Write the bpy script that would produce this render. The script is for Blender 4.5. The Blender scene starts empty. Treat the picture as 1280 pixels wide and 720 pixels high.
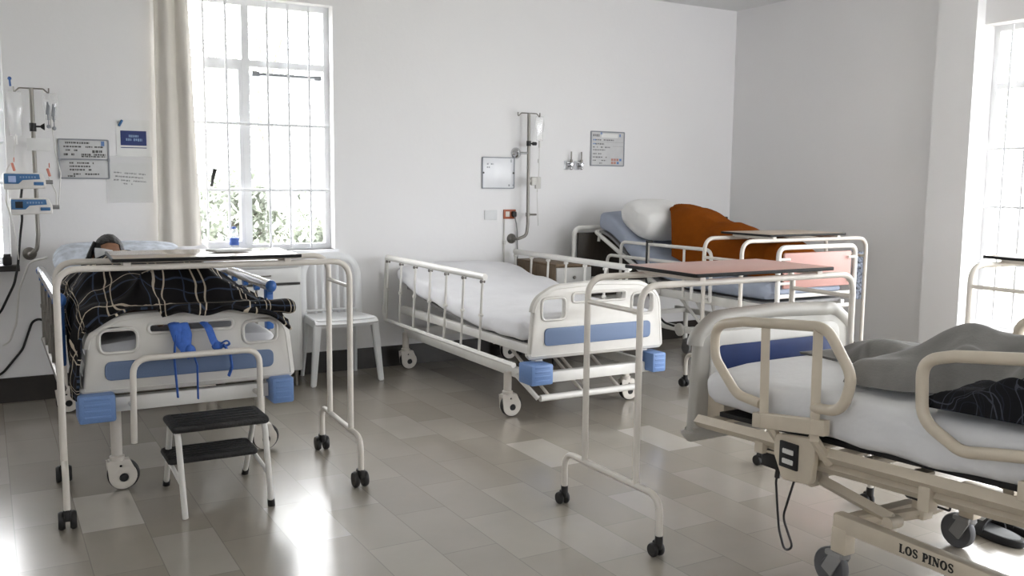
import bpy, bmesh, math, random
from mathutils import Vector, Matrix, noise
random.seed(7)
SC = bpy.context.scene
COL = SC.collection
PI = math.pi
V = Vector

# ------------------------------------------------------------------ materials
def nt(name):
    m = bpy.data.materials.new(name); m.use_nodes = True
    t = m.node_tree; b = t.nodes['Principled BSDF']
    return m, t, b

def srgb(r, g, b):
    f = lambda c: (c/255/12.92) if c/255 <= .04045 else ((c/255+.055)/1.055)**2.4
    return (f(r), f(g), f(b), 1)

def mat(name, rgb, rough=.5, metal=0, var=.06, scale=14, bump=0, bscale=60, spec=.5, stretch=(1, 1, 1), sheen=0):
    m, t, b = nt(name)
    c = srgb(*rgb)
    tc = t.nodes.new('ShaderNodeTexCoord'); mp = t.nodes.new('ShaderNodeMapping')
    mp.inputs['Scale'].default_value = stretch
    t.links.new(tc.outputs['Object'], mp.inputs['Vector'])
    n = t.nodes.new('ShaderNodeTexNoise'); n.inputs['Scale'].default_value = scale; n.inputs['Detail'].default_value = 4
    t.links.new(mp.outputs[0], n.inputs['Vector'])
    r = t.nodes.new('ShaderNodeValToRGB')
    r.color_ramp.elements[0].position = .3; r.color_ramp.elements[1].position = .7
    r.color_ramp.elements[0].color = tuple(x*(1-var) for x in c[:3])+(1,)
    r.color_ramp.elements[1].color = tuple(min(1, x*(1+var)) for x in c[:3])+(1,)
    t.links.new(n.outputs['Fac'], r.inputs[0]); t.links.new(r.outputs[0], b.inputs['Base Color'])
    b.inputs['Roughness'].default_value = rough; b.inputs['Metallic'].default_value = metal
    b.inputs['Specular IOR Level'].default_value = spec
    if sheen: b.inputs['Sheen Weight'].default_value = sheen
    if bump:
        n2 = t.nodes.new('ShaderNodeTexNoise'); n2.inputs['Scale'].default_value = bscale
        t.links.new(mp.outputs[0], n2.inputs['Vector'])
        bp = t.nodes.new('ShaderNodeBump'); bp.inputs['Strength'].default_value = bump; bp.inputs['Distance'].default_value = .01
        t.links.new(n2.outputs['Fac'], bp.inputs['Height']); t.links.new(bp.outputs[0], b.inputs['Normal'])
    return m

def clear_mat(name, tint=(1, 1, 1), gloss=.06, rough=.02, diff=0):
    """thin clear sheet: mostly see-through, a little mirror, a little haze"""
    m = bpy.data.materials.new(name); m.use_nodes = True; t = m.node_tree
    for n in list(t.nodes): t.nodes.remove(n)
    out = t.nodes.new('ShaderNodeOutputMaterial')
    tr = t.nodes.new('ShaderNodeBsdfTransparent'); tr.inputs[0].default_value = (*tint, 1)
    gl = t.nodes.new('ShaderNodeBsdfGlossy'); gl.inputs['Roughness'].default_value = rough
    lw = t.nodes.new('ShaderNodeLayerWeight'); lw.inputs[0].default_value = .2
    mu = t.nodes.new('ShaderNodeMath'); mu.operation = 'MULTIPLY_ADD'; mu.inputs[1].default_value = .35; mu.inputs[2].default_value = gloss
    t.links.new(lw.outputs['Facing'], mu.inputs[0])
    mx = t.nodes.new('ShaderNodeMixShader')
    t.links.new(mu.outputs[0], mx.inputs[0]); t.links.new(tr.outputs[0], mx.inputs[1]); t.links.new(gl.outputs[0], mx.inputs[2])
    last = mx
    if diff:
        df = t.nodes.new('ShaderNodeBsdfDiffuse'); df.inputs[0].default_value = (.85, .86, .86, 1)
        m2 = t.nodes.new('ShaderNodeMixShader'); m2.inputs[0].default_value = diff
        t.links.new(mx.outputs[0], m2.inputs[1]); t.links.new(df.outputs[0], m2.inputs[2]); last = m2
    t.links.new(last.outputs[0], out.inputs[0])
    return m

def wall_mat(name, rgb):
    return mat(name, rgb, rough=.75, var=.012, scale=1.2, bump=.06, bscale=35, spec=.3)

def floor_mat():
    m, t, b = nt('floor_tiles'); N = t.nodes.new; L = t.links.new
    geo = N('ShaderNodeNewGeometry'); sep = N('ShaderNodeSeparateXYZ'); L(geo.outputs['Position'], sep.inputs[0])
    def mth(op, a, bb=None):
        n = N('ShaderNodeMath'); n.operation = op
        for i, v in enumerate((a, bb)):
            if v is None: continue
            if isinstance(v, (int, float)): n.inputs[i].default_value = v
            else: L(v, n.inputs[i])
        return n.outputs[0]
    tx = mth('DIVIDE', mth('SUBTRACT', sep.outputs[0], .045), .2325)
    ix = mth('FLOOR', tx)
    off = mth('MULTIPLY', mth('FRACT', mth('MULTIPLY', ix, .37)), 1.0)
    ty = mth('ADD', mth('DIVIDE', mth('SUBTRACT', sep.outputs[1], 4.045), .465), off)
    iy = mth('FLOOR', ty)
    cmb = N('ShaderNodeCombineXYZ'); L(ix, cmb.inputs[0]); L(iy, cmb.inputs[1])
    wn = N('ShaderNodeTexWhiteNoise'); wn.noise_dimensions = '2D'; L(cmb.outputs[0], wn.inputs['Vector'])
    ramp = N('ShaderNodeValToRGB'); ramp.color_ramp.interpolation = 'LINEAR'
    e = ramp.color_ramp.elements
    e[0].position = 0; e[0].color = srgb(146, 138, 127)
    e[1].position = .80; e[1].color = srgb(156, 149, 138)
    x = e.new(.94); x.color = srgb(162, 156, 147)
    x = e.new(1.0); x.color = srgb(190, 184, 174)
    L(wn.outputs['Value'], ramp.inputs[0])
    n1 = N('ShaderNodeTexNoise'); n1.inputs['Scale'].default_value = 3.2; n1.inputs['Detail'].default_value = 7; n1.inputs['Roughness'].default_value = .65
    L(geo.outputs['Position'], n1.inputs['Vector'])
    r2 = N('ShaderNodeValToRGB'); r2.color_ramp.elements[0].position = .3; r2.color_ramp.elements[0].color = (.95, .948, .94, 1)
    r2.color_ramp.elements[1].position = .7; r2.color_ramp.elements[1].color = (1.02, 1.02, 1.02, 1)
    L(n1.outputs['Fac'], r2.inputs[0])
    mul = N('ShaderNodeMixRGB'); mul.blend_type = 'MULTIPLY'; mul.inputs[0].default_value = 1
    L(ramp.outputs[0], mul.inputs[1]); L(r2.outputs[0], mul.inputs[2])
    # joints
    def edge(v, w):
        f = mth('FRACT', v); d = mth('MINIMUM', f, mth('SUBTRACT', 1.0, f)); return mth('LESS_THAN', d, w)
    g = mth('MAXIMUM', edge(tx, .008), edge(ty, .004))
    mg = N('ShaderNodeMixRGB'); L(mth('MULTIPLY', g, .38), mg.inputs[0]); L(mul.outputs[0], mg.inputs[1]); mg.inputs[2].default_value = srgb(92, 86, 77)
    L(mg.outputs[0], b.inputs['Base Color'])
    n3 = N('ShaderNodeTexNoise'); n3.inputs['Scale'].default_value = 5; n3.inputs['Detail'].default_value = 6
    L(geo.outputs['Position'], n3.inputs['Vector'])
    mr = N('ShaderNodeMapRange'); mr.inputs['From Min'].default_value = .3; mr.inputs['From Max'].default_value = .7
    mr.inputs['To Min'].default_value = .235; mr.inputs['To Max'].default_value = .255
    L(n3.outputs['Fac'], mr.inputs['Value']); L(mr.outputs[0], b.inputs['Roughness'])
    b.inputs['Specular IOR Level'].default_value = .75; b.inputs['Coat Weight'].default_value = .35; b.inputs['Coat Roughness'].default_value = .17
    bp = N('ShaderNodeBump'); bp.inputs['Strength'].default_value = .05; bp.inputs['Distance'].default_value = .003
    hb = mth('MULTIPLY', g, -.5); L(hb, bp.inputs['Height']); L(bp.outputs[0], b.inputs['Normal'])
    return m

def plaid_mat(name, base, cream, blue, per, off=0.0):
    """dark checked cloth, woven pattern from the cloth's own UV (metres)"""
    m, t, b = nt(name); N = t.nodes.new; L = t.links.new
    uv = N('ShaderNodeUVMap'); sep = N('ShaderNodeSeparateXYZ'); L(uv.outputs[0], sep.inputs[0])
    def mth(op, a, bb=None):
        n = N('ShaderNodeMath'); n.operation = op
        for i, v in enumerate((a, bb)):
            if v is None: continue
            if isinstance(v, (int, float)): n.inputs[i].default_value = v
            else: L(v, n.inputs[i])
        return n.outputs[0]
    def line(ax, ph, w, p=per):
        f = mth('FRACT', mth('ADD', mth('DIVIDE', sep.outputs[ax], p), ph))
        return mth('LESS_THAN', mth('ABSOLUTE', mth('SUBTRACT', f, .5)), w)
    c = mth('MAXIMUM', mth('MAXIMUM', line(0, 0+off, .018), line(0, .16+off, .018)), line(1, .1+off, .020))
    bl = mth('MAXIMUM', line(0, .42+off, .02), mth('MAXIMUM', line(1, .35+off, .02), line(1, .62+off, .014)))
    g1 = N('ShaderNodeMixRGB'); L(mth('MULTIPLY', bl, .5), g1.inputs[0]); g1.inputs[1].default_value = srgb(*base); g1.inputs[2].default_value = srgb(*blue)
    g2 = N('ShaderNodeMixRGB'); L(mth('MULTIPLY', c, .9), g2.inputs[0]); L(g1.outputs[0], g2.inputs[1]); g2.inputs[2].default_value = srgb(*cream)
    L(g2.outputs[0], b.inputs['Base Color']); b.inputs['Roughness'].default_value = .9; b.inputs['Specular IOR Level'].default_value = .2
    n = N('ShaderNodeTexNoise'); n.inputs['Scale'].default_value = 180
    bp = N('ShaderNodeBump'); bp.inputs['Strength'].default_value = .25; bp.inputs['Distance'].default_value = .004
    L(n.outputs['Fac'], bp.inputs['Height']); L(bp.outputs[0], b.inputs['Normal'])
    return m

M = dict(
    wall=wall_mat('wall_paint', (228, 227, 227)), wallfar=wall_mat('dim_wall_paint', (96, 93, 88)), ceil=wall_mat('ceiling_paint', (216, 217, 217)),
    floor=floor_mat(), base=mat('dark_skirting', (38, 33, 28), .45, var=.2),
    wframe=mat('white_window_paint', (226, 227, 229), .45, var=.02), glass=clear_mat('window_glass'),
    bar=mat('grille_paint', (214, 215, 218), .5, var=.03), black_handle=mat('dark_metal', (44, 42, 42), .4),
    curtain=mat('curtain_cloth', (219, 214, 206), .9, var=.04, scale=5, bump=.15, bscale=300, spec=.15),
    board=mat('offwhite_board', (200, 197, 191), .4, var=.03), white=mat('white_enamel', (219, 217, 212), .38, var=.03), cream=mat('cream_enamel', (209, 203, 194), .4, var=.04),
    beige=mat('beige_enamel', (192, 181, 163), .42, var=.05), steel=mat('brushed_steel', (134, 130, 124), .4, metal=.7, var=.08, stretch=(1, 1, .1)),
    chrome=mat('polished_chrome', (205, 205, 206), .16, metal=1, var=.03),
    blue=mat('blue_plastic', (104, 134, 182), .45, var=.06, scale=200), panel=mat('blue_board_panel', (98, 116, 146), .5, var=.09, scale=260),
    navy=mat('navy_panel', (26, 48, 98), .45, var=.1), deepblue=mat('blue_knob', (44, 92, 158), .4),
    black=mat('black_rubber', (24, 23, 23), .55, var=.2), tread=mat('black_tread', (26, 25, 25), .6, var=.25, bump=.5, bscale=90),
    tyre=mat('grey_tyre', (84, 84, 86), .6), knob=mat('brown_grey_knob', (104, 98, 92), .5), grey=mat('grey_plastic', (132, 131, 130), .5, var=.06), boardgrey=mat('grey_moulding', (164, 161, 154), .45, var=.04),
    mouldlight=mat('pale_moulding', (200, 198, 193), .45, var=.03),
    sheet=mat('white_sheet', (228, 228, 231), .92, var=.03, scale=6, bump=.2, bscale=26, spec=.15),
    greysheet=mat('pale_grey_sheet', (210, 210, 211), .92, var=.05, scale=5, bump=.2, bscale=30, spec=.15),
    bluegrey=mat('bluegrey_mattress_cover', (160, 168, 184), .8, var=.06, scale=9, bump=.15, bscale=40, spec=.25),
    pillow=mat('pillow_cotton', (224, 223, 221), .92, var=.05, scale=5, bump=.25, bscale=22, spec=.15),
    pillowprint=mat('pillow_print', (206, 212, 222), .92, var=.22, scale=22, bump=.2, bscale=24, spec=.15),
    orange=mat('rust_blanket', (124, 64, 14), .95, var=.06, scale=24, bump=.35, bscale=120, spec=.05),
    greyblanket=mat('grey_fleece', (122, 120, 117), .95, var=.08, scale=18, bump=.12, bscale=130, spec=.1, sheen=.15),
    pink=mat('pink_laminate', (196, 152, 140), .32, var=.05, scale=160), tan=mat('brown_laminate', (166, 148, 130), .16, var=.05, scale=120),
    mink=mat('beige_laminate', (176, 160, 142), .3, var=.05, scale=120), pinkboard=mat('pink_board', (180, 136, 128), .5, var=.05, scale=150),
    edge=mat('black_edging', (20, 19, 19), .6, spec=.25), brown=mat('dark_brown_board', (46, 38, 29), .5, var=.25, stretch=(6, 6, 1)),
    wood=mat('brown_wood', (106, 88, 66), .55, var=.22, scale=9, stretch=(8, 8, 1)), greyfront=mat('grey_cabinet', (186, 185, 182), .5),
    cab=mat('white_cabinet', (214, 214, 212), .42, var=.02), gap=mat('dark_gap', (66, 64, 62), .7),
    chair=mat('white_resin', (228, 229, 230), .4, var=.02), skin=mat('brown_skin', (134, 96, 72), .6, var=.1, scale=30),
    hair=mat('black_hair', (22, 19, 18), .55, var=.4, scale=60, bump=.6, bscale=90), mask=mat('mask_cloth', (222, 224, 226), .9),
    paper=mat('white_paper', (222, 222, 220), .7, var=.02), sleeve=clear_mat('plastic_sleeve', gloss=.05, rough=.15, diff=.12),
    clear=clear_mat('clear_plastic', gloss=.08, rough=.1, diff=.22), tubing=mat('clear_tubing', (214, 212, 208), .3, var=.03),
    signblue=mat('sign_blue', (27, 45, 104), .45, var=.12, scale=150), signtext=mat('sign_pale_blue', (132, 158, 190), .5),
    ink=mat('grey_ink', (120, 119, 120), .8, var=.2), darkink=mat('dark_ink', (88, 86, 84), .8), inkblue=mat('blue_ink', (104, 132, 180), .8), inkred=mat('red_ink', (186, 136, 124), .8),
    boardwhite=mat('acrylic_board', (222, 223, 226), .25, var=.02), boardframe=mat('board_frame', (140, 143, 148), .45),
    chartgrey=mat('grey_chart', (196, 196, 196), .5, var=.05), pump=mat('pump_case', (214, 211, 206), .4), pumpblue=mat('pump_blue', (56, 104, 150), .4, var=.12, scale=160),
    screen=mat('pale_screen', (168, 186, 224), .25), darkscreen=mat('dark_screen', (34, 35, 38), .25),
    tie=mat('blue_tie_cloth', (52, 92, 168), .8, var=.15, scale=60), cable=mat('black_cable', (28, 27, 27), .5),
    orangeplate=mat('orange_socket', (154, 76, 40), .45, var=.1), bottle=clear_mat('bottle_plastic', (.93, .95, .98), .1, .08, .25), bluelabel=mat('bottle_label', (44, 78, 150), .5),
    redsmall=mat('red_clip', (196, 122, 104), .5), speckle=mat('patterned_cloth', (112, 118, 130), .9, var=1.0, scale=55),
    slipper=mat('black_foam', (24, 24, 26), .6), insole=mat('grey_insole', (120, 122, 124), .8, var=.15), strap=mat('grey_strap', (176, 176, 176), .8),
    plaid=plaid_mat('plaid_blanket_cloth', (22, 20, 21), (196, 184, 164), (74, 88, 112), .185),
    plaid2=plaid_mat('plaid_jacket_cloth', (19, 19, 22), (66, 69, 78), (44, 50, 62), .09, .2),
    leaf=mat('leaf_overexposed', (158, 164, 152), .6, var=.25, scale=3), bark=mat('bark', (140, 134, 128), .9, var=.3), ground=mat('garden_ground', (140, 140, 128), .9, var=.2, scale=2),  # leaf and bark are paled, overexposure put into their base colour
)

# ------------------------------------------------------------------ mesh helpers
def merge(bm, tmp, mx=None):
    if mx is not None: bmesh.ops.transform(tmp, matrix=mx, verts=tmp.verts)
    me = bpy.data.meshes.new('tmp'); tmp.to_mesh(me); tmp.free(); bm.from_mesh(me); bpy.data.meshes.remove(me)

def box(bm, c, s, rot=None, bev=0, seg=2):
    t = bmesh.new(); bmesh.ops.create_cube(t, size=1)
    bmesh.ops.scale(t, vec=V(s), verts=t.verts)
    if bev: bmesh.ops.bevel(t, geom=t.edges[:], offset=min(bev, min(s)*.49), segments=seg, affect='EDGES', profile=.5)
    mx = Matrix.Translation(V(c))
    if rot: mx = mx @ (Matrix.Rotation(rot[2], 4, 'Z') @ Matrix.Rotation(rot[1], 4, 'Y') @ Matrix.Rotation(rot[0], 4, 'X'))
    merge(bm, t, mx)

def bx(bm, x0, x1, y0, y1, z0, z1, bev=0): box(bm, ((x0+x1)/2, (y0+y1)/2, (z0+z1)/2), (abs(x1-x0), abs(y1-y0), abs(z1-z0)), bev=bev)

def fillet(pts, r, n=6, closed=False):
    pts = [V(p) for p in pts]; out = []; N = len(pts)
    rr = r if isinstance(r, (list, tuple)) else [r]*N
    for i, p in enumerate(pts):
        if not closed and i in (0, N-1): out.append(p); continue
        a, b = pts[i-1], pts[(i+1) % N]
        d1, d2 = (a-p), (b-p); l1, l2 = d1.length, d2.length
        if l1 < 1e-6 or l2 < 1e-6 or rr[i] <= 0: out.append(p); continue
        d1 /= l1; d2 /= l2; ang = d1.angle(d2)
        if ang > PI-.02: out.append(p); continue
        q = min(rr[i]/math.tan(ang/2), l1*.49, l2*.49)
        s, e = p+d1*q, p+d2*q
        for k in range(n+1):
            u = k/n; out.append(s*(1-u)**2+p*2*u*(1-u)+e*u*u)
    return out

def tube(bm, pts, r, seg=10, closed=False, fil=0, fn=6, flat=1.0):
    pts = fillet(pts, fil, fn, closed) if fil else [V(p) for p in pts]
    q = [pts[0]]
    for p in pts[1:]:
        if (p-q[-1]).length > 1e-5: q.append(p)
    if closed and (q[0]-q[-1]).length < 1e-5: q.pop()
    pts = q; n = len(pts); rings = []
    rad = r if callable(r) else (lambda u: r)
    def tan(i):
        if closed: return (pts[(i+1) % n]-pts[i-1]).normalized()
        return (pts[min(i+1, n-1)]-pts[max(i-1, 0)]).normalized()
    t0 = tan(0); up = V((0, 0, 1)) if abs(t0.z) < .9 else V((1, 0, 0))
    nv = t0.cross(up).normalized()
    for i in range(n):
        t = tan(i); nv = (nv-t*nv.dot(t))
        if nv.length < 1e-6: nv = t.orthogonal()
        nv.normalize(); bv = t.cross(nv); ra = rad(i/max(1, n-1))
        rings.append([bm.verts.new(pts[i]+(nv*math.cos(2*PI*k/seg)+bv*math.sin(2*PI*k/seg)*flat)*ra) for k in range(seg)])
    m = n if closed else n-1
    for i in range(m):
        a, b = rings[i], rings[(i+1) % n]
        for k in range(seg): bm.faces.new((a[k], a[(k+1) % seg], b[(k+1) % seg], b[k]))
    if not closed: bm.faces.new(rings[0][::-1]); bm.faces.new(rings[-1])

def cyl(bm, a, b, r, seg=16, r2=None):
    a, b = V(a), V(b); r2 = r if r2 is None else r2
    tube(bm, [a, b], lambda u: r+(r2-r)*u, seg)

def ball(bm, c, r, sc=(1, 1, 1), seg=16, rot=None):
    t = bmesh.new(); bmesh.ops.create_uvsphere(t, u_segments=seg, v_segments=max(6, seg*2//3), radius=r)
    mx = Matrix.Translation(V(c))
    if rot: mx = mx @ (Matrix.Rotation(rot[2], 4, 'Z') @ Matrix.Rotation(rot[1], 4, 'Y') @ Matrix.Rotation(rot[0], 4, 'X'))
    merge(bm, t, mx @ Matrix.Diagonal((*sc, 1)))

def lathe(bm, prof, c=(0, 0, 0), axis='Z', seg=24):
    t = bmesh.new(); rings = []
    for r, z in prof: rings.append([t.verts.new((max(r, 1e-4)*math.cos(2*PI*k/seg), max(r, 1e-4)*math.sin(2*PI*k/seg), z)) for k in range(seg)])
    for a, b in zip(rings, rings[1:]):
        for k in range(seg): t.faces.new((a[k], a[(k+1) % seg], b[(k+1) % seg], b[k]))
    t.faces.new(rings[0][::-1]); t.faces.new(rings[-1])
    rot = {'Z': Matrix.Identity(4), 'X': Matrix.Rotation(PI/2, 4, 'Y'), 'Y': Matrix.Rotation(-PI/2, 4, 'X')}[axis]
    merge(bm, t, Matrix.Translation(V(c)) @ rot)

def rrect(x0, x1, y0, y1, r, n=6): return [(p.x, p.y) for p in fillet([(x0, y0, 0), (x1, y0, 0), (x1, y1, 0), (x0, y1, 0)], r, n, True)]

def plate(bm, outer, holes, depth, bevel, mx):
    """outline with holes, extruded and rounded; drawn in XY, thickness along Z, then placed by mx"""
    cu = bpy.data.curves.new('tmpc', 'CURVE'); cu.dimensions = '2D'; cu.fill_mode = 'BOTH'
    cu.extrude = max(0, depth/2-bevel); cu.bevel_depth = bevel; cu.bevel_resolution = 2; cu.offset = -bevel
    for pts in [outer]+list(holes):
        s = cu.splines.new('POLY'); s.points.add(len(pts)-1); s.use_cyclic_u = True
        for p, q in zip(s.points, pts): p.co = (q[0], q[1], 0, 1)
    o = bpy.data.objects.new('tmpo', cu); COL.objects.link(o); bpy.context.view_layer.update()
    me = bpy.data.meshes.new_from_object(o.evaluated_get(bpy.context.evaluated_depsgraph_get()))
    t = bmesh.new(); t.from_mesh(me); bmesh.ops.remove_doubles(t, verts=t.verts, dist=1e-5)
    bpy.data.objects.remove(o); bpy.data.curves.remove(cu); bpy.data.meshes.remove(me)
    merge(bm, t, mx)
XZ = Matrix.Rotation(PI/2, 4, 'X')                      # drawing plane stands up, facing -Y
YZ = Matrix(((0, 0, 1, 0), (1, 0, 0, 0), (0, 1, 0, 0), (0, 0, 0, 1)))   # drawing (y,z), thickness along X
T = lambda x, y, z: Matrix.Translation(V((x, y, z)))

def nz(x, y, z=0.0, s=1.0): return noise.noise(V((x*s, y*s, z*s)))

def grid(bm, f, nu, nv, thick=0, flip=False, uvf=None, closed_u=False):
    """surface from f(u,v), u and v in 0..1; thick gives it a back side"""
    uvl = bm.loops.layers.uv.verify()
    P = [[f(i/nu, j/nv) for j in range(nv+1)] for i in range(nu+1)]
    vs = [[bm.verts.new(p) for p in r] for r in P]
    fs = []
    def face(a, b, c, d, uvs):
        fc = bm.faces.new((a, b, c, d) if not flip else (d, c, b, a))
        q = uvs if not flip else uvs[::-1]
        for l, w in zip(fc.loops, q): l[uvl].uv = w
    g = uvf or (lambda u, v: (u, v))
    uvg = [[g(i/nu, j/nv) for j in range(nv+1)] for i in range(nu+1)]
    for i in range(nu):
        for j in range(nv):
            face(vs[i][j], vs[i+1][j], vs[i+1][j+1], vs[i][j+1], [uvg[i][j], uvg[i+1][j], uvg[i+1][j+1], uvg[i][j+1]])
    if thick:
        bm.normal_update()
        bk = [[bm.verts.new(v.co-v.normal*thick) for v in r] for r in vs]
        for i in range(nu):
            for j in range(nv):
                face(bk[i][j+1], bk[i+1][j+1], bk[i+1][j], bk[i][j], [uvg[i][j+1], uvg[i+1][j+1], uvg[i+1][j], uvg[i][j]])
        for i in range(nu):
            for j, s in ((0, 1), (nv, -1)):
                a = (vs[i+1][j], vs[i][j], bk[i][j], bk[i+1][j]); a = a if s == 1 else a[::-1]
                w = [uvg[i+1][j], uvg[i][j], uvg[i][j], uvg[i+1][j]]; face(*a, w if s == 1 else w[::-1])
        for j in range(nv):
            for i, s in ((0, 1), (nu, -1)):
                a = (vs[i][j], vs[i][j+1], bk[i][j+1], bk[i][j]); a = a if s == 1 else a[::-1]
                w = [uvg[i][j], uvg[i][j+1], uvg[i][j+1], uvg[i][j]]; face(*a, w if s == 1 else w[::-1])

def lerp_tab(tab, x):
    if x <= tab[0][0]: return tab[0][1:]
    for a, b in zip(tab, tab[1:]):
        if x <= b[0]:
            u = (x-a[0])/(b[0]-a[0]); u = u*u*(3-2*u)
            return [p+(q-p)*u for p, q in zip(a[1:], b[1:])]
    return tab[-1][1:]

def pad(bm, hw, tab, y0, y1, r=.05, ny=40, nx=14, wob=.004, crown=.012, seed=0.0, er=.07, cx=0):
    """mattress lofted along y: tab rows (y, z_bottom, z_top); rounded section, soft ends"""
    rings = []
    for j in range(ny+1):
        v = j/ny; y = y0+(y1-y0)*v
        zb, zt = lerp_tab(tab, y); h = zt-zb; zc = (zb+zt)/2
        d = min(y-y0, y1-y); e = 1 if d > er else math.sqrt(max(0.02, 1-(1-d/er)**2))
        sec = [(p.x, p.y) for p in fillet([(-hw, -h/2, 0), (hw, -h/2, 0), (hw, h/2, 0), (-hw, h/2, 0)], min(r, h*.48), 5, True)]
        full = []
        for (a, b), (c, d2) in zip(sec, sec[1:]+sec[:1]):
            n = 6 if abs(c-a) > .2 else 1
            for k in range(n): full.append((a+(c-a)*k/n, b+(d2-b)*k/n))
        ring = []
        for (px, pz) in full:
            w = wob*nz(px*6+seed, y*6, pz*9+seed)
            cr = crown*(1-(px/hw)**2) if pz > 0 else 0
            ring.append(bm.verts.new((cx+px*(1-(1-e)*.10)+w, y, zc+pz*e+cr+w)))
        rings.append(ring)
    n = len(rings[0])
    for a, b in zip(rings, rings[1:]):
        for k in range(n): bm.faces.new((a[k], a[(k+1) % n], b[(k+1) % n], b[k]))
    bm.faces.new(rings[0][::-1]); bm.faces.new(rings[-1])

# ------------------------------------------------------------------ objects
def top_of(o):
    while o.parent: o = o.parent
    return o

def obj(name, bm, m, parent=None, W=False, smooth=True, ang=38):
    """link a bmesh as one object; W: the bmesh is in world coordinates"""
    me = bpy.data.meshes.new(name)
    bmesh.ops.recalc_face_normals(bm, faces=bm.faces)
    bm.to_mesh(me); bm.free()
    if smooth:
        for p in me.polygons: p.use_smooth = True
        me.set_sharp_from_angle(angle=math.radians(ang))
    me.materials.append(m)
    o = bpy.data.objects.new(name, me); COL.objects.link(o)
    if parent is not None:
        o.parent = parent
        if W: me.transform(top_of(parent).matrix_basis.inverted())
    return o

def tag(o, label, cat, group=None):
    o['label'] = label; o['category'] = cat
    if group: o['group'] = group
    return o

def thing(name, label, cat, loc=(0, 0, 0), rz=0, group=None):
    o = bpy.data.objects.new(name, None); COL.objects.link(o); o.empty_display_size = .1
    o.location = loc; o.rotation_euler = (0, 0, rz)
    o.matrix_basis = Matrix.Translation(V(loc)) @ Matrix.Rotation(rz, 4, 'Z')
    return tag(o, label, cat, group)

def solo(name, bm, m, label, cat, loc=(0, 0, 0), group=None, **k):
    """a thing that is one mesh; bm in world coordinates"""
    o = obj(name, bm, m, **k); o.data.transform(Matrix.Translation(-V(loc))); o.location = loc
    return tag(o, label, cat, group)

def struct(name, bm, m, parent=None, smooth=False):
    o = obj(name, bm, m, parent, smooth=smooth)
    o['kind'] = 'structure'
    return o
B = bmesh.new
# ------------------------------------------------------------------ camera
H = 1.4
cam = bpy.data.cameras.new('camera'); co = bpy.data.objects.new('camera', cam); COL.objects.link(co)
f_px = 1150.0; cam.sensor_fit = 'HORIZONTAL'; cam.sensor_width = 36; cam.lens = 36*f_px/1280
pit, yaw, roll = (math.radians(a) for a in (6.6, 29.85, .61))
Fv = V((math.sin(yaw)*math.cos(pit), math.cos(yaw)*math.cos(pit), -math.sin(pit)))
R0 = V((math.cos(yaw), -math.sin(yaw), 0)); U0 = R0.cross(Fv)
Rv = R0*math.cos(roll)+U0*math.sin(roll); Uv = -R0*math.sin(roll)+U0*math.cos(roll)
mx = Matrix((Rv, Uv, -Fv)).transposed().to_4x4(); mx.translation = V((0, 0, H))
co.matrix_world = mx; cam.clip_start = .05; SC.camera = co

# ------------------------------------------------------------------ room shell
XL, XR, YB, YF, ZC = -1.5, 6.0, 6.42, -2.6, 2.95
AX = XR
WT = .16
def wall_with_holes(bm, axis, pos, thick, a0, a1, holes, z0=0, z1=ZC):
    """axis 'x': wall runs along X at Y=pos; holes (a,b,z0,z1)"""
    def pc(u0, u1, w0, w1):
        if u1-u0 < 1e-4 or w1-w0 < 1e-4: return
        if axis == 'x': bx(bm, u0, u1, pos, pos+thick, w0, w1)
        else: bx(bm, pos, pos+thick, u0, u1, w0, w1)
    cur = a0
    for (h0, h1, hz0, hz1) in sorted(holes):
        pc(cur, h0, z0, z1); pc(h0, h1, z0, hz0); pc(h0, h1, hz1, z1); cur = h1
    pc(cur, a1, z0, z1)

b = B(); bx(b, XL-.3, AX+.3, YF-.3, YB+.25, -.08, 0); struct('floor', b, M['floor'])
b = B(); bx(b, XL-.3, AX+.3, YF-.3, YB+.25, ZC, ZC+.1); struct('ceiling', b, M['ceil'])
W1 = (-.16, .135, .86, 2.63); W2 = (1.02, 2.20, .90, 2.615)
b = B(); wall_with_holes(b, 'x', YB, WT, XL-.3, XR+.2, [W1, W2]); struct('wall_back', b, M['wall'])
W3 = (2.85, 4.0, .42, 2.5); W4 = (.2, 2.5, .42, 2.6)
b = B(); wall_with_holes(b, 'y', XR, WT+.04, YF-.3, YB+WT, [W3, W4]); struct('wall_right', b, M['wall'])
b = B(); bx(b, XR-.09, XR, 4.0, 4.30, 0, ZC); struct('trim_1', b, M['wall'])
W6 = (3.8, 5.85, .3, 2.85)
b = B(); wall_with_holes(b, 'x', YF-WT, WT, 3.5, XR+.3, [W6]); bx(b, XL-WT, 3.65, -.76, -.6, 0, ZC); bx(b, 3.5, 3.65, YF, -.76, 0, ZC); struct('wall_front_light_block', b, M['wall'])  # unseen front wall, stepped forward to block daylight from the bed at left
W7 = (-.5, .35, 1.1, 2.65)
b = B(); wall_with_holes(b, 'y', XL-WT, WT, YF, YB, [W7]); struct('wall_left', b, M['wall'])
b = B(); bx(b, XL, XR, YB-.014, YB, 0, .155); struct('baseboard_back', b, M['base'])
b = B(); bx(b, XR-.014, XR, 4.30, YB-.014, 0, .155); bx(b, XR-.104, XR-.09, 4.0, 4.30, 0, .155); struct('baseboard_right', b, M['base'])

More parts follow.
